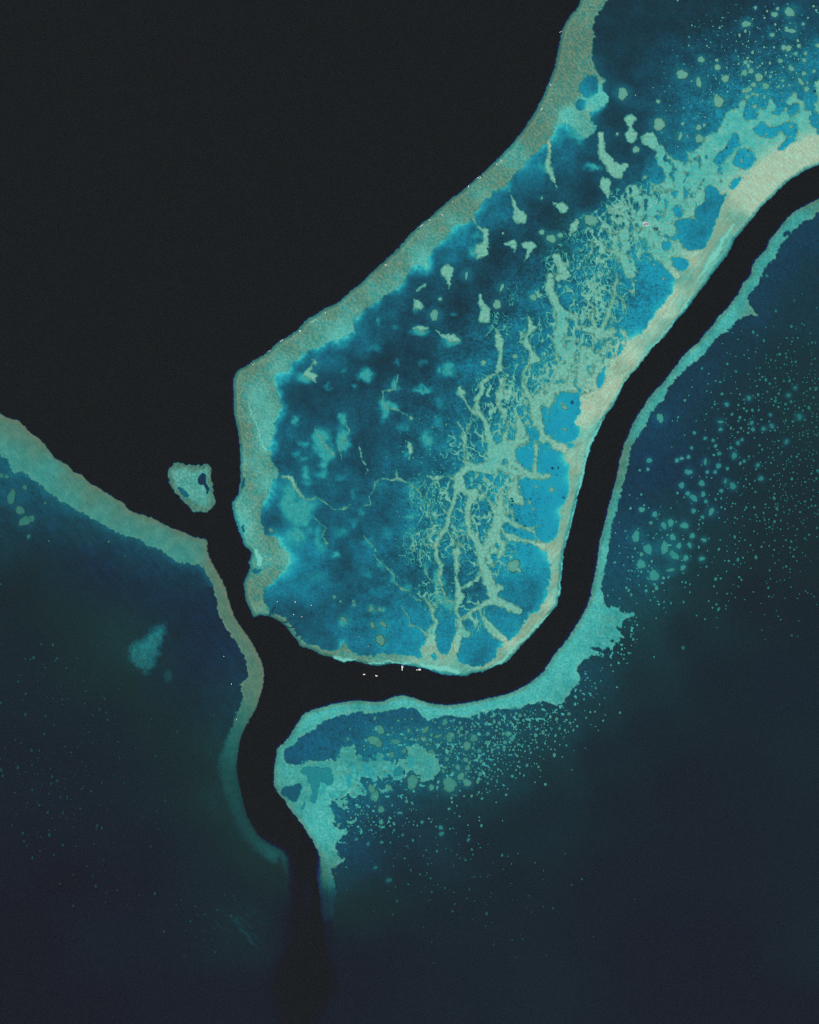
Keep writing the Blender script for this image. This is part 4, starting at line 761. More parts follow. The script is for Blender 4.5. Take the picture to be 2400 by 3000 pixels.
swl = fbm((X * 0.62 + Y * 0.78) / 3.0, (-X * 0.78 + Y * 0.62) / 1.0, 20, 3, 113)
Sw2 = Sw2 * (1 + 0.45 * swl + 0.25 * grain) * (1 - 0.25 * sstep(0.1, 0.5, fbm(X, Y, 10, 2, 115)))
m_wl = sstep(-1.6, 1.6 + 24 * sstep(2050, 2250, Y), -s_wlag) * (s_west < 10 + 60 * fw) * slope(s_west, 10 + 70 * fw)
put(m_wl, Dw2, np.maximum(Sw2, 0), 0.0)
apw = np.exp(-np.maximum(-s_wlag, 0) / (14 * (1 + 0.6 * mid))) * (Y < 1720) * m_wl * 0.55
put(apw, 5.0, 0.42, 0.0)
# sand shoal in the west lagoon
PATCH = [[(376,1912),(396,1886),(425,1870),(438,1849),(460,1838),(480,1833),(485,1854),(466,1900),(459,1922),(443,1959),(417,1964),(391,1943)]]
s_patch, _ = local_sdf(PATCH)
pm = 1 - sstep(-16, 14, s_patch + 12 * mid + 5 * rag)
put(pm * 0.95, 4.2, 0.34 + 0.12 * grain + 0.2 * mid, np.clip(0.15 + sstep(1900, 1950, Y) * 0.5 + 0.2 * fine, 0, 1))
pm2 = np.exp(-((((X - 493) / 13) ** 2 + ((Y - 1980) / 19) ** 2)) ** 2)
put(pm2 * 0.8, 4.6, 0.12, 0.5)
# streaks of sand off the southern tip
st_n = fbm((X * 0.78 + Y * 0.62) / 3.6, (-X * 0.62 + Y * 0.78), 9, 3, 117)
for (x, y, a, b, g) in [(690,2695,50,16,.5),(725,2735,44,14,.55),(740,2680,50,16,.35),(640,2720,34,12,.35),(735,2765,26,10,.5)]:
    du = ((X - x) * 0.82 + (Y - y) * 0.57) / a; dv = (-(X - x) * 0.57 + (Y - y) * 0.82) / b
    q = np.exp(-(du * du + dv * dv)) * g * sstep(-0.3, 0.5, st_n)
    put(np.clip(q, 0, 1), 5.5, 0.13, 0.3)

# ===== small reef between them
eb = sstep(-14, -2, s_small)
eb = sstep(-26, -6, s_small + 8 * mid)
put(slope(s_small, 8), 1.9 - 0.6 * eb + 0.4 * mid, 0.84 * (0.70 + 0.1 * fine + 0.32 * grain) * (1 - 0.35 * eb), np.clip(0.15 + 0.3 * mid + 0.3 * fine + 0.75 * eb, 0, 1))
m_p = sstep(-1.6, 1.6, -s_spool) * (s_small < -5)
put(m_p, np.where(i_spool == len(SPOOLS), 14.0, 7.5), np.where(i_spool == len(SPOOLS), 0.14, 0.34), 0.0)

fs_ = sstep(2470, 2720, Y)
edge_d = np.where(X < 900, -s_west, -s_se)

# narrow boat passes cut through the south-west rim
pas, _ = ridge_sdf([[(790,1808,3),(797,1795,3),(803,1780,4)],[(828,1826,3),(845,1820,3),(856,1810,4)],[(842,1842,2),(858,1836,2)]], 1.0)
put((1 - sstep(-1.0, 2.0, pas)), 9.0, 0.1, 0.0)
# dark coral garden on the flat by the bank
gz = np.exp(-(((X - 1718) / 20) ** 2 + ((Y - 1145) / 22) ** 2)) * sstep(-0.1, 0.4, fine)
put(np.clip(gz, 0, 1) * 0.6, 2.2, 0.12, 0.4)
# dark holes and coral knolls in the pools
for x, y, r in [(1677,1179,5),(1619,1372,4),(1636,1371,3),(1632,1391,2.5),(1652,1458,3.5),(1555,1461,3),(1500,1461,3),(1503,1468,3),(1501,1480,3),(1515,1524,3.5),(2388,267,4),(2178,461,2.2),(2192,442,2.5),(2130,433,3),(1874,787,2.2),(2039,718,2),(1540,1541,2.5)]:
    put((1 - sstep(r * 0.8, r * 1.3, np.hypot(X - x, Y - y))) * 0.85, 9.0, 0.08, 0.3)

# ------------------------------------------------------------------ where the larger coral knolls stand, and the sand washed up round them
rnd = random.Random(5)
HEADS = []   # x, y, rx, ry, rotation
def addh(s, reg):
    for t in s: HEADS.append((t[0], t[1], t[2], t[3] if len(t) > 3 else t[2], math.radians(t[4]) if len(t) > 4 else rnd.uniform(0, 3), reg))
addh([(1825,274,14,18,0),(1932,364,18,17),(1864,438,10),(1999,218,17,13,0),(2055,174,9,10),(2048,241,8,15,-10),(2101,176,5),(2103,197,9),(2126,230,11),(2106,297,15,17),(2100,280,5),(2048,373,8.5),(2064,366,5),(2050,406,13,12),(2187,70,14,9,0),(2270,42,10,8,0),
 (2314,35,16,12,50),(2317,90,17,6,5),(2305,82,5),(2263,102,8,6,0),(1929,297,6),(2001,362,4,6),(1994,399,5,12,15),(1890,519,7,5,-20),(1809,392,5,4),(2214,22,5),(2279,25,5),(2182,213,9),(2201,208,8),(2193,193,5,8,-20),(2185,182,7,6),(2191,170,4),(2199,179,4),
 (2224,226,12),(2244,252,10),(2209,248,8),(2193,263,12,8,-20),(2180,267,6),(2191,284,9,6,-30),(2208,275,5),(2219,278,6),(2240,284,4,8,0),(2287,178,7),(2297,139,8),(2311,141,9),(2319,200,11,7,50),(2347,239,13,6,55),(2364,261,8),(2356,215,7),(2341,134,6),(2361,156,6),
 (2332,157,6),(2357,176,6),(2294,236,5),(2304,162,4),(2165,187,3.5),(2263,211,3.2),(2386,208,5),(2397,133,6),(2212,312,8,6,-30),(2313,249,4),(2258,224,4,6),(2205,182,3),(2354,70,5),(2384,18,4),(2392,30,4),(2368,52,3.5),(2240,138,3.5),(2072,134,3),(2019,133,3),
 (1732,645,20,15,5),(1588,680,8,8),(1616,699,15,11,15),(1642,689,8),(1694,786,6,4,0),(1471,842,5,12,20),(1367,807,4,13,5),(1457,892,13,12),(1563,871,9,11),(1273,923,12,16,10),(1290,876,6,5),(1792,617,11,12),(1588,580,3,5),(1474,683,4),(1417,1063,8,8),(1510,1044,8,7),(1205,1225,5,6),
 (1036,1762,4),(980,1749,5),(998,1762,4),(1088,1784,10,7,-50),(1114,1786,6,7),(1038,1773,5),(1092,1832,6,10,-15),(1123,1829,13,6,40),(1115,1875,13,16,-20),(1008,1815,12,5,35),(795,1554,8,5,40),(1572,1426,5),(1617,1435,8,7,-40),(1552,1472,7,4,45),(1563,1491,4),(1505,1657,19,17),(1520,1670,10,5,40),(1500,1616,4),
 (1515,1830,4),(1447,1786,2.5),(1655,1193,10,6,20),(1655,1258,9,3,10),(1645,1182,3,7),(1863,822,3),(1918,776,4),(1944,817,4),(2152,459,3.5),(2172,468,3.5),(2193,455,4.5),(2174,474,4),(2246,393,4),(2318,370,6),(2317,400,5,2.5,0),(1986,1,3),(1498,1189,3)], 0)
addh([(1935,1225,9,15,-15),(1903,1349,9,7),(1899,1375,5),(1984,1349,6.5),(1998,1343,5,7),(2018,1339,6),(2018,1383,12,8,0),(2067,1353,5,10,10),(2108,1329,6),(2106,1365,8),(2132,1373,5),(2152,1335,8,10),(2096,1383,6),(2073,1383,5.5),(1998,1422,8,10),(2057,1416,9),(2016,1446,7),(2061,1448,8,7),
 (2069,1469,6),(2033,1459,13,9,40),(2033,1497,7),(2085,1499,7,13,20),(2114,1438,6),(2126,1410,4,8,10),(2148,1424,9,11),(2230,1402,7,8),(2221,1363,7,5,-40),(2059,1515,5.5),(1881,1493,9,8),(1919,1507,8,9),(1966,1532,9,11),(1946,1540,7,12,-20),(2006,1540,9,13),(1972,1574,8,11),(1864,1572,11,17,15),
 (1899,1609,13,15,-20),(1948,1605,11,19,10),(1990,1599,7,10),(2029,1570,8),(2021,1597,6,9),(2063,1582,5,9),(1976,1627,10,17),(2010,1635,7,10),(2057,1637,6,9),(1879,1653,13,14),(1917,1686,14,17),(2002,1663,7,9),(1966,1670,5,13),(2195,1166,6,8),(2130,1185,6,7),(2311,1158,7,6),(2331,1136,6,5),
 (2343,1221,9,7),(2256,1124,4),(2272,1108,4),(2258,1215,5),(2207,1258,6),(2203,1239,5,7),(2112,1236,9,4,0),(2112,1258,5,7),(2090,1290,5),(2163,1298,5,7),(2175,1288,5),(2238,1256,6,7),(2262,1248,8,6),(2305,1294,5,8,20),(2195,1337,4),(2181,1351,5),(2142,1312,5),(2035,1268,5),(2067,1284,4,6),(2027,1312,5),
 (1209,2291,16,21,5),(1318,2299,20,22),(1369,2293,11,13),(1265,2307,9,8),(1351,2275,12,10),(1342,2248,9,7),(1371,2250,8),(1365,2226,7),(1310,2224,6.5),(1138,2309,11,10),(1099,2333,12,17,15),(1089,2311,10,13,-20),(1117,2372,11,9),(1117,2409,8,6),(1263,2206,13,10),(1304,2116,10,8),
 (1389,2163,12,11),(1369,2185,11,12),(1241,2165,8,9),(1247,2139,7,13),(1223,2139,5),(1198,2141,7,5),(1320,2155,14,9,-10),(1318,2166,10,8),(1284,2157,12,5,-15),(1160,2173,15,8,0),(1148,2212,11,8),(1184,2200,8,8),(1115,2139,14,11),(1095,2169,18,13,20),(1110,2180,12,10),(1192,2348,5),(1292,2425,6,7),(1294,2443,6,8),
 (1237,2409,5),(1316,2370,5,3.5),(1140,2579,9,6,-10),(1101,2542,7,4,-10),(1373,2461,6,4),(1172,2382,9,4,0),(1143,2397,5),(1385,2120,4),(1410,2230,5),(1430,2200,4),(1450,2240,4),(1480,2175,6),(1460,2190,5),(1490,2150,8,10),(1500,2165,7),(1475,2150,5),(1430,2150,6),(1405,2200,6,7),(1395,2262,4),(1020,2165,6,5),(1168,2112,4)], 1)
addh([(73,1428,7),(34,1456,11,24,10),(59,1495,15,11,40),(73,1527,20,12,-25),(93,1519,10,9),(4,1393,7,8),(20,1396,7),(133,1474,4),(143,1585,3),(319,1587,4),(365,1629,2.5),(84,1572,7,5)], 2)

for (hx_, hy_, ra, rb, ro, rg) in HEADS:
    R_ = max(ra, rb)
    if R_ < 4.5: continue
    m_ = R_ * 3.2
    i0 = max(0, int((hx_ - m_ - x_ax[0]) / ST)); i1 = min(NX, int((hx_ + m_ - x_ax[0]) / ST) + 1)
    j0 = max(0, int((hy_ - m_ - y_ax[0]) / ST)); j1 = min(NY, int((hy_ + m_ - y_ax[0]) / ST) + 1)
    if i1 <= i0 or j1 <= j0: continue
    w_ = (slice(j0, j1), slice(i0, i1))
    q_ = np.hypot(X[w_] - hx_ + 2.5 * n1x[w_], Y[w_] - hy_ + 2.5 * n1y[w_])
    a_ = np.exp(-np.maximum(q_ - R_ * 0.9, 0) ** 2 / (2 * (R_ * 0.55) ** 2)) * (0.42 if rg == 0 else (0.24 if (rg == 1 and hy_ < 2330) else 0.10))
    Dp[w_] = Dp[w_] + (3.8 - Dp[w_]) * a_ * (Dp[w_] > 3.8) * 0.8
    Sd[w_] = Sd[w_] + (0.55 - Sd[w_]) * a_ * (Sd[w_] < 0.55) * (Dp[w_] > 2.9)
# ------------------------------------------------------------------ part labels per vertex
lab = np.zeros(X.shape, np.int32)
lab[s_main < 16] = 1
lab[(s_main < 16) & east] = 2
lab[(s_main < 0) & (s_lag < 0)] = 3
inP = (s_pool < 0) & (s_main < 0); lab[inP] = 20 + i_pool[inP]
pl = (platA < 0) & in_lag
pf = pl & (f_flat < 2) & (f_flat <= f_ridge); lab[pf] = 60 + i_flat[pf]
pr = pl & ~pf & (f_ridge < 3) & (i_ridge >= 0); lab[pr] = 100 + i_ridge[pr]
po = pl & ~pf & ~pr; lab[po] = 9
lab[s_se < 20] = 400; lab[(s_se < 0) & (s_slag < 0)] = 401
q = (s_spool < 0) & (s_se < -4) & (i_spool < len(SPOOLS)) & (i_spool >= 0); lab[q] = 410 + i_spool[q]
lab[(m_k > 0.5)] = 402
lab[s_west < 16 + 70 * fw] = 500; lab[(s_west < 10 + 60 * fw) & (s_wlag < 0)] = 501
lab[(s_patch < 4) & (lab == 501)] = 502
lab[s_small < 14] = 600
q = (s_spool < 0) & (s_small < -5); lab[q] = 610 + i_spool[q] - len(SPOOLS)
Dp = np.clip(Dp, 0.1, DEEP)
BORD = (X < x_ax[2]) | (X > x_ax[-3]) | (Y < y_ax[2]) | (Y > y_ax[-3])
FLOOR = DEEP - 2.0                       # the deep sea floor lies here
Dp = np.where(BORD, DEEP, Dp)

# ------------------------------------------------------------------ materials
def new_mat(name):
    m = bpy.data.materials.new(name); m.use_nodes = True
    return m, m.node_tree.nodes, m.node_tree.links
def rgb_mix(n, l, fac, a, b):
    x = n.new("ShaderNodeMix"); x.data_type = 'RGBA'
    for s, val in (("A", a), ("B", b)):
        k = [i for i in x.inputs if i.name == s and i.type == 'RGBA'][0]
        if isinstance(val, tuple): k.default_value = val
        else: l.new(val, k)
    f = x.inputs[0]
    if isinstance(fac, float): f.default_value = fac
    else: l.new(fac, f)
    return [o for o in x.outputs if o.type == 'RGBA'][0]

mat_bed, n, l = new_mat("reef_bed")
b = n["Principled BSDF"]; b.inputs["Roughness"].default_value = 1.0
b.inputs["Specular IOR Level"].default_value = 0.0
at = n.new("ShaderNodeAttribute"); at.attribute_name = "bed"
sep = n.new("ShaderNodeSeparateColor"); l.new(at.outputs["Color"], sep.inputs[0])
geo = n.new("ShaderNodeNewGeometry")
nz = n.new("ShaderNodeTexNoise"); nz.inputs["Scale"].default_value = 0.06; nz.inputs["Detail"].default_value = 4; nz.inputs["Roughness"].default_value = 0.7
l.new(geo.outputs["Position"], nz.inputs["Vector"])
mr = n.new("ShaderNodeMapRange"); mr.inputs[1].default_value = 0.3; mr.inputs[2].default_value = 0.7; mr.inputs[3].default_value = 0.78; mr.inputs[4].default_value = 1.2
l.new(nz.outputs[0], mr.inputs[0])
mu = n.new("ShaderNodeMath"); mu.operation = 'MULTIPLY'; l.new(sep.outputs[0], mu.inputs[0]); l.new(mr.outputs[0], mu.inputs[1])
base = rgb_mix(n, l, mu.outputs[0], DARK + (1,), SAND + (1,))
cor_d = rgb_mix(n, l, mu.outputs[0], CORD + (1,), CORS + (1,))
c2 = n.new("ShaderNodeMath"); c2.operation = 'MULTIPLY'; c2.use_clamp = True; l.new(sep.outputs[1], c2.inputs[0])
mr2 = n.new("ShaderNodeMapRange"); mr2.inputs[1].default_value = 0.35; mr2.inputs[2].default_value = 0.65; mr2.inputs[3].default_value = 0.8; mr2.inputs[4].default_value = 1.2
l.new(nz.outputs[0], mr2.inputs[0]); l.new(mr2.outputs[0], c2.inputs[1])
fin = rgb_mix(n, l, c2.outputs[0], base, cor_d)
l.new(fin, b.inputs["Base Color"])

mat_deep, n, l = new_mat("deep_silt")
b = n["Principled BSDF"]; b.inputs["Roughness"].default_value = 1.0; b.inputs["Specular IOR Level"].default_value = 0.0
nz = n.new("ShaderNodeTexNoise"); nz.inputs["Scale"].default_value = 0.002; nz.inputs["Detail"].default_value = 5
g2 = n.new("ShaderNodeNewGeometry"); l.new(g2.outputs["Position"], nz.inputs["Vector"])
l.new(rgb_mix(n, l, nz.outputs[0], (0.012, 0.012, 0.010, 1), (0.025, 0.024, 0.02, 1)), b.inputs["Base Color"])

def plain(name, col, rough=0.5, scale=0.6, var=0.12):
    m, n, l = new_mat(name)
    b = n["Principled BSDF"]; b.inputs["Roughness"].default_value = rough
    nz = n.new("ShaderNodeTexNoise"); nz.inputs["Scale"].default_value = scale
    tc = n.new("ShaderNodeTexCoord"); l.new(tc.outputs["Object"], nz.inputs["Vector"])
    a = tuple(c * (1 - var) for c in col) + (1,); c = tuple(min(1, c * (1 + var)) for c in col) + (1,)
    l.new(rgb_mix(n, l, nz.outputs[0], a, c), b.inputs["Base Color"])
    return m
m_white = plain("white_gelcoat", (0.80, 0.80, 0.80), 0.35)
m_cream = plain("cream_deck", (0.78, 0.70, 0.55), 0.7)
m_grey = plain("grey_deck", (0.42, 0.44, 0.46), 0.8)
m_glass = plain("dark_window", (0.03, 0.05, 0.07), 0.15)
m_blue = plain("blue_canopy", (0.16, 0.30, 0.72), 0.6)
m_teak = plain("teak_deck", (0.45, 0.34, 0.22), 0.7)
m_foam = plain("white_foam", (0.85, 0.87, 0.86), 0.9)

# water: light passes its surface, and is absorbed on the way down and back
mat_water, n, l = new_mat("sea_water")
n.remove(n["Principled BSDF"])
va = n.new("ShaderNodeVolumeAbsorption")
k = max(KR, KG, KB) * 1.12
va.inputs["Density"].default_value = k
va.inputs["Color"].default_value = (1 - KR / k, 1 - KG / k, 1 - KB / k, 1)
l.new(va.outputs[0], n["Material Output"].inputs["Volume"])
mat_haze, n, l = new_mat("air_haze")
n.remove(n["Principled BSDF"])
pv = n.new("ShaderNodeVolumePrincipled")
pv.inputs["Density"].default_value = 3.6e-6
pv.inputs["Density Attribute"].default_value = ""
mat_haze.cycles.homogeneous_volume = True
mat_water.cycles.homogeneous_volume = True
pv.inputs["Color"].default_value = (0.205, 0.235, 0.245, 1)
l.new(pv.outputs[0], n["Material Output"].inputs["Volume"])

def box(name, x0, x1, y0, y1, z0, z1, mat):
    v = [(x, y, z) for z in (z0, z1) for x, y in ((x0, y0), (x1, y0), (x1, y1), (x0, y1))]
    f = [(3, 2, 1, 0), (4, 5, 6, 7), (0, 1, 5, 4), (1, 2, 6, 5), (2, 3, 7, 6), (3, 0, 4, 7)]
    return mesh_obj(name, v, f, mat)
H = 30000.0
tag(box("water", -H, H, -H, H, -FLOOR - 5, 0.0, mat_water), "clear tropical sea water over the reefs", kind="structure")
tag(box("haze", -H - 500, H + 500, -H - 500, H + 500, -FLOOR - 6.5, ALT + 200, mat_haze), "thin blue-grey atmospheric haze", kind="stuff")

# ------------------------------------------------------------------ deep sea floor
gn = 61
gs = np.linspace(-H - 200, H + 200, gn)
GXX, GYY = np.meshgrid(gs, gs[::-1])
zz = -FLOOR + 1.2 * fbm(GXX, GYY, 4000, 3, 121)
idx = np.arange(gn * gn).reshape(gn, gn)
Fq = np.stack([idx[:-1, :-1], idx[1:, :-1], idx[1:, 1:], idx[:-1, 1:]], -1).reshape(-1, 4)
o = grid_obj("seabed", np.stack([GXX.ravel(), GYY.ravel(), zz.ravel()], -1), Fq, np.ones((gn * gn, 4)) * 0.1, mat_deep)
tag(o, "dark deep sea floor under the channels", kind="structure")

# ------------------------------------------------------------------ the reefs, cut into their parts
idx = np.arange(NY * NX).reshape(NY, NX)
q00 = idx[:-1, :-1].ravel(); q10 = idx[1:, :-1].ravel(); q11 = idx[1:, 1:].ravel(); q01 = idx[:-1, 1:].ravel()
dflat = Dp.ravel()
alive = np.minimum.reduce([dflat[q00], dflat[q10], dflat[q11], dflat[q01]]) < DEEP - 0.4
flab = lab.ravel()[q00]
ATT = np.stack([np.clip(Sd.ravel(), 0, 1.2), np.clip(Co.ravel(), 0, 1), np.zeros(NX * NY), np.ones(NX * NY)], -1)
VV = np.stack([wx(X).ravel(), wy(Y).ravel(), -Dp.ravel()], -1)
remap = np.zeros(NX * NY, np.int32)

main = empty("coral_reef", (wx(1300), wy(1300), 0)); tag(main, "largest reef with blue lagoon full of branching pale ridges, edged by sand bank", "reef")
wreef = empty("coral_reef", (wx(350), wy(1900), 0)); tag(wreef, "dark green-blue reef west of the narrow channel, with one submerged sand shoal", "reef")
sereef = empty("coral_reef", (wx(1700), wy(2100), 0)); tag(sereef, "long turquoise-rimmed reef curving round the outside of the winding channel", "reef")
small = empty("coral_reef", (wx(560), wy(1425), 0)); tag(small, "tiny detached rounded reef with two dark blue holes", "reef")
NAMES = {1: ("reef_flat", main, "broad olive reef flat with streaked surface"), 2: ("sand_bank", main, "pale sand bank along the channel"),
         3: ("lagoon_floor", main, None), 9: ("coral_thread", main, "hair-thin coral threads and loose specks"),
         400: ("reef_rim", sereef, None), 401: ("lagoon_floor", sereef, None), 402: ("coral_lump", sereef, None),
         500: ("reef_rim", wreef, None), 501: ("lagoon_floor", wreef, None), 502: ("sand_shoal", wreef, "pale submerged sand shoal"),
         600: ("reef_flat", small, None)}
for k in np.unique(flab[alive]):
    k = int(k)
    if k == 0:
        continue
    sel = alive & (flab == k)
    if not sel.any(): continue
    Fk = np.stack([q00[sel], q10[sel], q11[sel], q01[sel]], -1)
    us = np.unique(Fk)
    remap[us] = np.arange(len(us), dtype=np.int32)
    if k in NAMES: nm, par, lb = NAMES[k]
    elif 20 <= k < 60: nm, par, lb = "lagoon_pool", main, None
    elif 60 <= k < 100: nm, par, lb = "coral_platform", main, None
    elif 100 <= k < 400: nm, par, lb = "coral_ridge", main, None
    elif 410 <= k < 500: nm, par, lb = "lagoon_pool", sereef, None
    elif k >= 610: nm, par, lb = "lagoon_pool", small, None
    else: continue
    V = VV[us] - np.array(par.location)
    o = grid_obj(nm, V, remap[Fk], ATT[us], mat_bed, par)
    if lb: o["label"] = lb
    if k in (9, 402): o["kind"] = "stuff"

# ------------------------------------------------------------------ coral knolls standing free on the lagoon floors
def depth_at(x, y):
    i = int(min(max((x - x_ax[0]) / ST, 0), NX - 1)); j = int(min(max((y - y_ax[0]) / ST, 0), NY - 1))
    return float(Dp[j, i])
def samp(Fld, x, y):
    i = int(min(max((x - x_ax[0]) / ST, 0), NX - 1)); j = int(min(max((y - y_ax[0]) / ST, 0), NY - 1))
    return float(Fld[j, i])

def head_geo(cx, cy, rx, ry, rot, top, S, C, lob=0.10, seg=24):
    """knoll with a near-flat crown, a raised rim and steep sides; local coords"""
    ph = [rnd.uniform(0, 6.28) for _ in range(7)]
    floor = depth_at(cx, cy) + 1.5
    rings = [(0.0, top + 0.35), (0.45, top + 0.3), (0.8, top), (1.0, top + 0.5), (1.16, floor)]
    V = []; A = []; ca, sa = math.cos(rot), math.sin(rot)
    for ri, (f, d) in enumerate(rings):
        for k in range(seg if f > 0 else 1):
            t = 2 * math.pi * k / seg
            w = 1 + lob * (0.9 * math.sin(2 * t + ph[0]) * 0.6 + 0.8 * math.sin(3 * t + ph[1]) + 0.6 * math.sin(5 * t + ph[2]) + 0.5 * math.sin(8 * t + ph[3])) + rnd.uniform(-.035, .035)
            x = f * w * rx * math.cos(t); y = f * w * ry * math.sin(t)
            X_, Y_ = x * ca - y * sa, x * sa + y * ca
            V.append((X_ * M, -Y_ * M, -(d + rnd.uniform(-.12, .12))))
            c = C + (0.35 if 0.7 < f < 1.1 else 0) + rnd.uniform(-.12, .12)
            A.append((S * (0.75 if f > 0.9 else 1) * (0.15 if f > 1.1 else 1), min(max(c, 0), 1), 0, 1))
    Fc = [(0, 1 + k, 1 + (k + 1) % seg) for k in range(seg)]
    for r in range(len(rings) - 2):
        a = 1 + r * seg; b_ = a + seg
        for k in range(seg):
            k2 = (k + 1) % seg
            Fc.append((a + k, b_ + k, b_ + k2)); Fc.append((a + k, b_ + k2, a + k2))
    return V, [f[::-1] if False else f for f in Fc], A

groups = {0: "coral knolls in the main lagoon", 1: "coral knolls of the south-east reef", 2: "coral knolls of the west reef"}
# more heads scattered as densely as in the survey
def ok_spot(x, y, r, used, reg):
    if reg == 0:
        if samp(s_lag, x, y) > -8 or samp(platA, x, y) < r + 3 or samp(s_pool, x, y) < r: return False
    elif reg == 1:
        if samp(s_slag, x, y) > -r - 3: return False
    else:
        if samp(s_wlag, x, y) > -r - 6 or samp(s_west, x, y) > -20: return False
    for (a, b_, c) in used:
        if abs(a - x) < 40 and abs(b_ - y) < 40 and math.hypot(a - x, b_ - y) < r + c + 2: return False
    return True
used = [(h[0], h[1], max(h[2], h[3])) for h in HEADS]
CLOUDS = [  # region, x, y, sigma x, sigma y, count, rmin, rmax, stretch angle
 (1,2300,1300,110,180,150,1.8,4.6,-60),(1,2200,1400,140,130,60,1.8,4.4,-70),(1,2120,1200,110,120,34,1.8,4.5,-80),(1,2330,1150,70,100,40,2,5,-70),(1,2050,1650,120,90,30,2.2,5,-70),(1,2250,1650,120,130,50,1.6,3.4,-70),(1,2340,1420,70,160,150,1.6,4.2,-70),(1,2260,1200,110,120,90,1.8,4.8,-70),(1,2180,1520,120,100,70,1.7,4.0,-70),(1,2360,1050,40,60,30,1.8,4,-70),(1,1880,1700,60,70,30,2,6,-70),(1,1900,1560,60,80,24,2,6,-70),(1,1980,1760,80,50,16,2,4.5,-70),
 (1,1480,2160,80,50,170,2.0,5.6,-50),(1,1420,2260,60,40,50,2,6,-50),(1,1600,2110,60,40,46,1.8,4,-50),(1,1380,2230,60,40,30,2.5,6,0),(1,1060,2400,45,40,40,2.2,6,-20),(1,1150,2400,60,40,26,2,5,-20),(1,1720,2040,40,60,20,2,4,-60),(1,1820,1880,30,50,16,2,4,-60),
 (1,1260,2400,90,60,26,1.8,4,-20),(1,1350,2560,110,80,60,1.6,4,-30),(1,1200,2560,80,60,20,1.6,4,-20),(1,1500,2650,120,100,30,1.5,3,-30),(1,1300,2180,60,40,30,2.2,5.5,0),(1,1230,2150,60,30,14,2,5,0),
 (2,150,2150,120,120,60,1.6,4,50),(2,120,2350,110,90,50,1.6,4.2,40),(2,250,2400,120,120,50,1.5,4,50),(2,100,1950,90,90,16,2,5,40),(2,300,2600,120,90,14,1.5,3,50),(2,600,2680,60,50,20,2,4.5,40),(2,640,2130,40,60,8,2,4,80),(2,400,2100,150,100,22,1.6,4,50),
 (0,2280,130,90,90,46,1.5,4.2,0),(0,2150,190,70,70,22,1.5,3.5,0),(0,1980,350,70,50,12,1.5,3,0),(0,2330,240,50,40,14,1.8,4,0)]
extra = []
for reg, x0, y0, sx, sy, cnt, r0, r1, ang in CLOUDS:
    t = 0; m = 0
    while m < cnt and t < cnt * 12:
        t += 1
        x, y = rnd.gauss(x0, sx), rnd.gauss(y0, sy); r = r0 + (r1 - r0) * rnd.random() ** 2.2
        if not (-60 < x < 2460 and -60 < y < 3060) or not ok_spot(x, y, r, used, reg): continue
        used.append((x, y, r)); extra.append((x, y, r, r * rnd.uniform(0.7, 1.5), math.radians(rnd.uniform(-30, 30)), reg)); m += 1
extra.sort(key=lambda h: -h[2] * h[3])
ALL = HEADS + extra
ALL.sort(key=lambda h: -(h[2] * h[3]) * (1 if (0 < h[0] < 2400 and 0 < h[1] < 3000) else 0.001))

def look(x, y, reg, r):
    """crown depth and cover: clear and pale in the north, dim and green in the far south and west"""
    if reg == 0:
        dim = samp(sh, x, y)
        if y > 1700 or x < 1200: return 1.4, 0.6, 0.55
        return 1.0 + rnd.uniform(0, .5), 0.78, 0.45
    if reg == 1:
        n_ = max(0.0, min(1.0, (x - 1950) / 500.0)) if y < 1900 else 0
        s_ = max(0.0, min(1.0, (y - 2330) / 300.0))
        far = max(n_ * 0.7, s_, max(0, min(1, (y - 1600) / 400)) if x > 1950 else 0)
        if y > 1950 and far < 0.3: return 2.1 + rnd.uniform(-.3, .3), 0.56 + rnd.uniform(-.06, .08), 0.5
        return 2.4 + 1.8 * far + rnd.uniform(-.2, .6), 0.66 * (1 - far) + 0.20 * far, 0.35 + 0.2 * far
    s_ = max(0.0, min(1.0, (y - 1500) / 500.0))
    return 2.0 + 2.4 * s_ + rnd.uniform(0, .5), 0.42 * (1 - s_) + 0.105 * s_, 0.6

AREAS = [ # name for an area, test
 ("in the dark northern lagoon", lambda x, y, r: r == 0 and y < 130),
 ("among the northern turquoise flats", lambda x, y, r: r == 0 and x > 2120 and y < 560),
 ("west of the northern turquoise flats", lambda x, y, r: r == 0 and x > 1780 and y < 560),
 ("inside the long western rim", lambda x, y, r: r == 0 and y < 960),
 ("in the lagoon above the pontoons", lambda x, y, r: r == 0 and y > 1720 and x < 1200),
 ("in pools beside the sand bank", lambda x, y, r: r == 0 and x > 1540),
 ("between the branching coral ridges", lambda x, y, r: r == 0),
 ("in the scatter outside the channel", lambda x, y, r: r == 1 and y < 1750 and x < 2100),
 ("scattered towards the eastern edge", lambda x, y, r: r == 1 and y < 1900),
 ("below the eastern channel bend", lambda x, y, r: r == 1 and x > 1400 and y < 2350),
 ("beside the southern turquoise shallows", lambda x, y, r: r == 1 and y < 2345),
 ("in dim water below turquoise shallows", lambda x, y, r: r == 1),
 ("against the far western rim", lambda x, y, r: r == 2 and y < 1700),
 ("in the dim western lagoon", lambda x, y, r: r == 2)]
def area(x, y, reg):
    for nm, t in AREAS:
        if t(x, y, reg): return nm
    return groups[reg]
ind = [h for h in ALL[:300]]; rest = ALL[300:]
byarea = {}
for h in ind: byarea.setdefault(area(h[0], h[1], h[5]), []).append(h)
labels = {}
SZ = ["largest", "second largest", "third largest", "fourth largest", "fifth largest"]
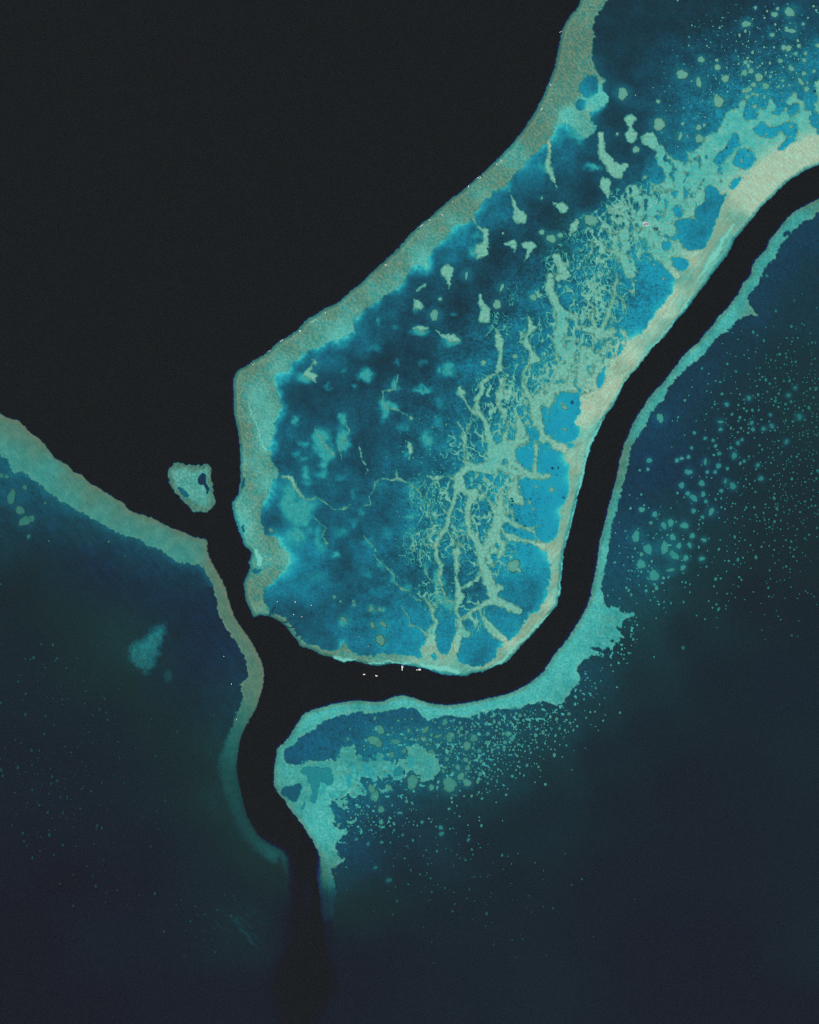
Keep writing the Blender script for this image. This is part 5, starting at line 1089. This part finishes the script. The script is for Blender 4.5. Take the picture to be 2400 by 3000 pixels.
for nm, hs in byarea.items():
    hs.sort(key=lambda h: -h[2] * h[3])
    ext = {"northernmost": max(hs, key=lambda h: -h[1]), "southernmost": max(hs, key=lambda h: h[1]), "easternmost": max(hs, key=lambda h: h[0]), "westernmost": max(hs, key=lambda h: -h[0])}
    for k, h in enumerate(hs):
        shp = "long narrow" if max(h[2], h[3]) > 1.8 * min(h[2], h[3]) else ("oval" if max(h[2], h[3]) > 1.25 * min(h[2], h[3]) else "round")
        big = max(h[2], h[3])
        if k < 5 and len(hs) > 1 and big >= 6:
            labels[id(h)] = (f"{SZ[k]} coral knoll {nm}, {shp}", True); continue
        e = [w for w, g in ext.items() if g is h]
        if e: labels[id(h)] = (f"{e[0]} coral knoll {nm}, {shp}", True); continue
        size = "broad" if big > 10 else ("middling" if big > 6 else ("small" if big > 3.5 else "tiny"))
        labels[id(h)] = (f"{size} {shp} coral knoll {nm}", False)
ORD = "first second third fourth fifth sixth seventh eighth ninth tenth eleventh twelfth thirteenth fourteenth fifteenth sixteenth seventeenth eighteenth nineteenth twentieth".split()
same = {}
for h in ind: same.setdefault(labels[id(h)][0], []).append(h)
for lb, hs in same.items():
    if 1 < len(hs) <= 20:
        hs.sort(key=lambda h: h[0])
        for k, h in enumerate(hs):
            labels[id(h)] = ((ORD[k] + " from west of the " if k else "westmost of the ") + lb.replace("coral knoll", "knolls"), True)
for h in ind:
    cx_, cy_, rx, ry, rot, reg = h
    top, S, C = look(cx_, cy_, reg, rx); S *= 0.88
    V, Fc, A = head_geo(cx_, cy_, rx, ry, rot, top, S, C)
    o = grid_obj("coral_knoll", np.array(V), np.array(Fc), np.array(A), mat_bed)
    o.location = (wx(cx_), wy(cy_), 0)
    tag(o, labels[id(h)][0], "coral knoll", groups[reg])
V2 = []; F2 = []; A2 = []
for (cx_, cy_, rx, ry, rot, reg) in rest:
    top, S, C = look(cx_, cy_, reg, rx); S *= 0.88
    V, Fc, A = head_geo(cx_, cy_, rx, ry, rot, top, S, C, seg=9)
    b0 = len(V2)
    V2 += [(v[0] + wx(cx_), v[1] + wy(cy_), v[2]) for v in V]; F2 += [tuple(i + b0 for i in f) for f in Fc]; A2 += A
if V2:
    o = grid_obj("coral_scatter", np.array(V2), np.array(F2), np.array(A2), mat_bed)
    tag(o, "countless tiny coral knolls scattered over the deep lagoons", "coral", kind="stuff")

# ------------------------------------------------------------------ surf on the ocean side of the rim
SURF = [(770,200),(735,235),(625,320),(580,350),(600,338),(500,420),(437,500),(365,545),(270,655),(170,705),(95,755),(108,745),(20,848)]
SURF = [(1200 + a * .3478, 400 + b_ * .3478) for a, b_ in SURF] + [(600 + a * .3478, 900 + b_ * .3478) for a, b_ in [(1015,40),(905,120),(940,105),(800,200),(740,240),(645,280),(545,370),(505,405),(415,465),(385,490),(400,480)]]
SURF += [(1611,248),(1643,92),(1588,318),(1130,775)]
V = []; Fc = []
for (x, y) in SURF:
    for _ in range(rnd.randint(1, 4)):
        L = rnd.uniform(1.0, 3.2); wd = rnd.uniform(.3, .75); a = math.radians(-40 + rnd.uniform(-15, 15))
        px, py = x + rnd.uniform(-3, 3), y + rnd.uniform(-2.5, 2.5); b0 = len(V); nn = 10
        for k in range(nn):
            t = 2 * math.pi * k / nn; rr = rnd.uniform(.7, 1.2)
            u_, v_ = L * rr * math.cos(t), wd * rr * math.sin(t)
            V.append((wx(px + u_ * math.cos(a) - v_ * math.sin(a)), wy(py + u_ * math.sin(a) + v_ * math.cos(a)), 0.05))
        V.append((wx(px), wy(py), 0.7)); c_ = len(V) - 1
        Fc += [(b0 + (k + 1) % nn, b0 + k, c_) for k in range(nn)]
tag(mesh_obj("surf", V, Fc, m_foam), "small white patches of breaking surf along the ocean edge of the largest reef", "surf", kind="stuff")

# ------------------------------------------------------------------ boats, platforms, pontoons
def prism(outline, z0, z1, taper=1.0, cx_=0.0):
    nn = len(outline)
    v = [(cx_ + (x - cx_) * taper, y * taper, z0) for x, y in outline] + [(x, y, z1) for x, y in outline]
    f = [tuple(range(nn))[::-1], tuple(range(nn, 2 * nn))] + [(k, (k + 1) % nn, nn + (k + 1) % nn, nn + k) for k in range(nn)]
    return v, f
def join(parts):
    V, F = [], []
    for v, f in parts:
        b0 = len(V); V += v; F += [tuple(i + b0 for i in q) for q in f]
    return V, F
def bx(x0, x1, y0, y1, z0, z1): return prism([(x0, y0), (x1, y0), (x1, y1), (x0, y1)], z0, z1)
def part(name, geo_, mat, par): return mesh_obj(name, geo_[0], geo_[1], mat, par)
def hull_outline(L, B):
    return [(-L/2, -B*.42), (-L*.25, -B*.5), (L*.1, -B*.48), (L*.33, -B*.3), (L*.46, -B*.1), (L/2, 0), (L*.46, B*.1), (L*.33, B*.3), (L*.1, B*.48), (-L*.25, B*.5), (-L/2, B*.42)]
def motor_boat(name, x, y, L, B, deg, label, cabin=True):
    r = empty(name, (wx(x), wy(y), 0)); r.rotation_euler.z = math.radians(deg)
    tag(r, label, "boat", "boats moored round the lagoon")
    part("hull", prism(hull_outline(L, B), -0.8, 1.6, 0.8), m_white, r)
    part("deck", prism(hull_outline(L * .93, B * .88), 1.605, 1.7), m_white, r)
    cab = part("cabin", join([bx(-L*.2, L*.2, -B*.3, B*.3, 1.71, 3.6), bx(-L*.24, L*.12, -B*.34, B*.34, 3.61, 3.85)]), m_white, r)
    part("windscreen", prism([(L*.205, -B*.27), (L*.25, -B*.2), (L*.25, B*.2), (L*.205, B*.27)], 1.72, 3.2), m_glass, cab)
    part("cockpit", bx(-L*.44, -L*.25, -B*.3, B*.3, 1.71, 1.78), m_teak, r)
    return r
motor_boat("motor_boat", 813, 1763, 15, 7.5, 50, "small white boat in the south-west lagoon, westernmost of the five near the cut rim")
motor_boat("motor_boat", 865, 1763.5, 21, 9, 100, "largest white boat in the south-west lagoon, pointing north")
motor_boat("motor_boat", 913, 1773, 14, 8, 20, "white boat farthest east of the five in the south-west lagoon")
motor_boat("motor_boat", 860.5, 1800.5, 17, 7.5, 130, "white boat lying closest to the narrow passes cut in the rim")
motor_boat("motor_boat", 885, 1807, 18, 8, 55, "southernmost white boat of the five in the south-west lagoon, pointing north-east")
motor_boat("motor_boat", 1052, 1865.5, 11, 5.5, 60, "tiny white boat west of the oval coral knolls in the southern lagoon")
motor_boat("motor_boat", 1081, 1892.5, 11, 5.5, 120, "tiny white boat just inside the southern rim")
motor_boat("motor_boat", 656, 1923, 15, 7, 120, "northern white boat of three inside the western reef rim")
motor_boat("motor_boat", 678, 2004, 17, 8, 110, "middle white boat of three inside the western reef rim")
motor_boat("motor_boat", 693, 2108, 15, 7, 115, "southern white boat of three along the western reef rim")
motor_boat("motor_boat", 863.5, 1841.5, 7, 4, 20, "very small white boat against the thin southern rim")

def platform(x, y, deg, label):
    r = empty("landing_platform", (wx(x), wy(y), 0)); r.rotation_euler.z = math.radians(deg)
    tag(r, label, "platform", "moored landing platforms")
    for s in (-1, 1): part("float", bx(-12, 12, s * 4.6 - 1.4, s * 4.6 + 1.4, -0.8, 0.8), m_grey, r)
    part("deck", bx(-13, 13, -6.5, 6.5, 0.81, 1.5), m_cream, r)
    mk = join([bx(-2.6, -1.9, -3, 3, 1.503, 1.52), bx(1.9, 2.6, -3, 3, 1.503, 1.52), bx(-1.88, 1.88, -.35, .35, 1.503, 1.52)])
    part("shed", bx(9, 12, -5, -1.5, 1.51, 3.6), m_white, r)
    for yy in (-6.3, 6.3): part("kerb", bx(-13, 13, yy - .2, yy + .2, 1.51, 1.9), m_white, r)
    return r
platform(1067, 1976, 10, "western of two cream landing platforms moored in the channel")
platform(1103, 1980, -14, "eastern of two cream landing platforms moored in the channel")

def pontoon(x, y, deg, L, W, label, blue):
    r = empty("tour_pontoon", (wx(x), wy(y), 0)); r.rotation_euler.z = math.radians(deg)
    tag(r, label, "pontoon", "tour pontoons by the southern rim")
    for s in (-1, 1): part("float", bx(-L/2, L/2, s * W * .36 - 1.6, s * W * .36 + 1.6, -1.2, .9), m_grey, r)
    part("deck", bx(-L/2, L/2, -W/2, W/2, .91, 1.7), m_grey, r)
    part("roof", bx(-L*.36, L*.12, -W*.36, W*.36, 4.2, 4.5), m_white, r)
    for sx in (-.34, .1):
        for sy in (-.33, .33): part("post", bx(L*sx - .25, L*sx + .25, W*sy - .25, W*sy + .25, 1.71, 4.19), m_white, r)
    part("upper_cabin", bx(-L*.22, -L*.02, -W*.22, W*.22, 4.51, 6.6), m_white, r)
    part("canopy", bx(L*.2, L*.46, -W*.3, W*.3, 3.4, 3.7), m_blue if blue else m_white, r)
    for s in (-1, 1): part("canopy_post", bx(L*.32, L*.34, s * W*.26 - .2, s * W*.26 + .2, 1.71, 3.39), m_grey, r)
    for s in (-1, 1): part("swim_step", bx(-L*.1, L*.15, s * (W/2 + 1.6) - 1.5, s * (W/2 + 1.6) + 1.5, .2, .6), m_white, r)
    return r
def catamaran(x, y, deg, L, B, label):
    r = empty("catamaran", (wx(x), wy(y), 0)); r.rotation_euler.z = math.radians(deg)
    tag(r, label, "catamaran", "catamarans moored at the pontoons")
    for s in (-1, 1):
        ol = [(px, py * .28 + s * B * .36) for px, py in hull_outline(L, B)]
        part("hull", prism(ol, -1.2, 2.2), m_white, r)
    part("deck", bx(-L*.48, L*.36, -B*.44, B*.44, 2.21, 2.7), m_white, r)
    cb = part("cabin", join([bx(-L*.36, L*.3, -B*.38, B*.38, 2.71, 5.2), bx(-L*.3, L*.18, -B*.32, B*.32, 5.21, 6.8)]), m_white, r)
    part("window", join([bx(L*.301, L*.306, -B*.34, B*.34, 3.2, 4.6)]), m_glass, cb)
    part("wheelhouse", bx(L*.05, L*.16, -B*.2, B*.2, 6.81, 8.4), m_grey, r)
    return r
pontoon(1179.0, 1953.5, 92, 28, 20, "pontoon with blue-topped canopy moored upright below the southern rim", True)
catamaran(1178.7, 1961.3, 269, 29, 13, "white catamaran lying south of the blue-topped pontoon")
pontoon(1229.5, 1961.8, -5, 34, 17, "white-roofed pontoon moored lengthwise beside the pale sand edge", False)
catamaran(1221.5, 1962.9, 184, 24, 9, "low white catamaran lying west of the white-roofed pontoon")

# ------------------------------------------------------------------ one small cloud drifting over the northern flats
m_cloud, n, l = new_mat("thin_cloud")
b = n["Principled BSDF"]; b.inputs["Base Color"].default_value = (0.9, 0.9, 0.92, 1); b.inputs["Roughness"].default_value = 1.0
tc = n.new("ShaderNodeTexCoord"); nz = n.new("ShaderNodeTexNoise"); nz.inputs["Scale"].default_value = 0.035; nz.inputs["Detail"].default_value = 5
l.new(tc.outputs["Object"], nz.inputs["Vector"])
mr = n.new("ShaderNodeMapRange"); mr.inputs[1].default_value = 0.40; mr.inputs[2].default_value = 0.75; mr.inputs[3].default_value = 0.0; mr.inputs[4].default_value = 0.32
l.new(nz.outputs[0], mr.inputs[0]); l.new(mr.outputs[0], b.inputs["Alpha"])
import bmesh
bm = bmesh.new()
for k in range(16):
    r_ = rnd.uniform(9, 24); t = rnd.uniform(0, 6.28); q_ = rnd.uniform(0, 1) ** .7
    res = bmesh.ops.create_icosphere(bm, subdivisions=2, radius=r_)
    for vv in res["verts"]:
        vv.co.z *= 0.5
        vv.co.x += 36 * q_ * math.cos(t); vv.co.y += 24 * q_ * math.sin(t); vv.co.z += rnd.uniform(-.5, .5)
me = bpy.data.meshes.new("cloud"); bm.to_mesh(me); bm.free(); me.materials.append(m_cloud)
o = bpy.data.objects.new("cloud", me); COL.objects.link(o); o.location = (wx(1890), wy(662), 230)
tag(o, "single tiny white cloud over the northern turquoise flats", "cloud", kind="thing")
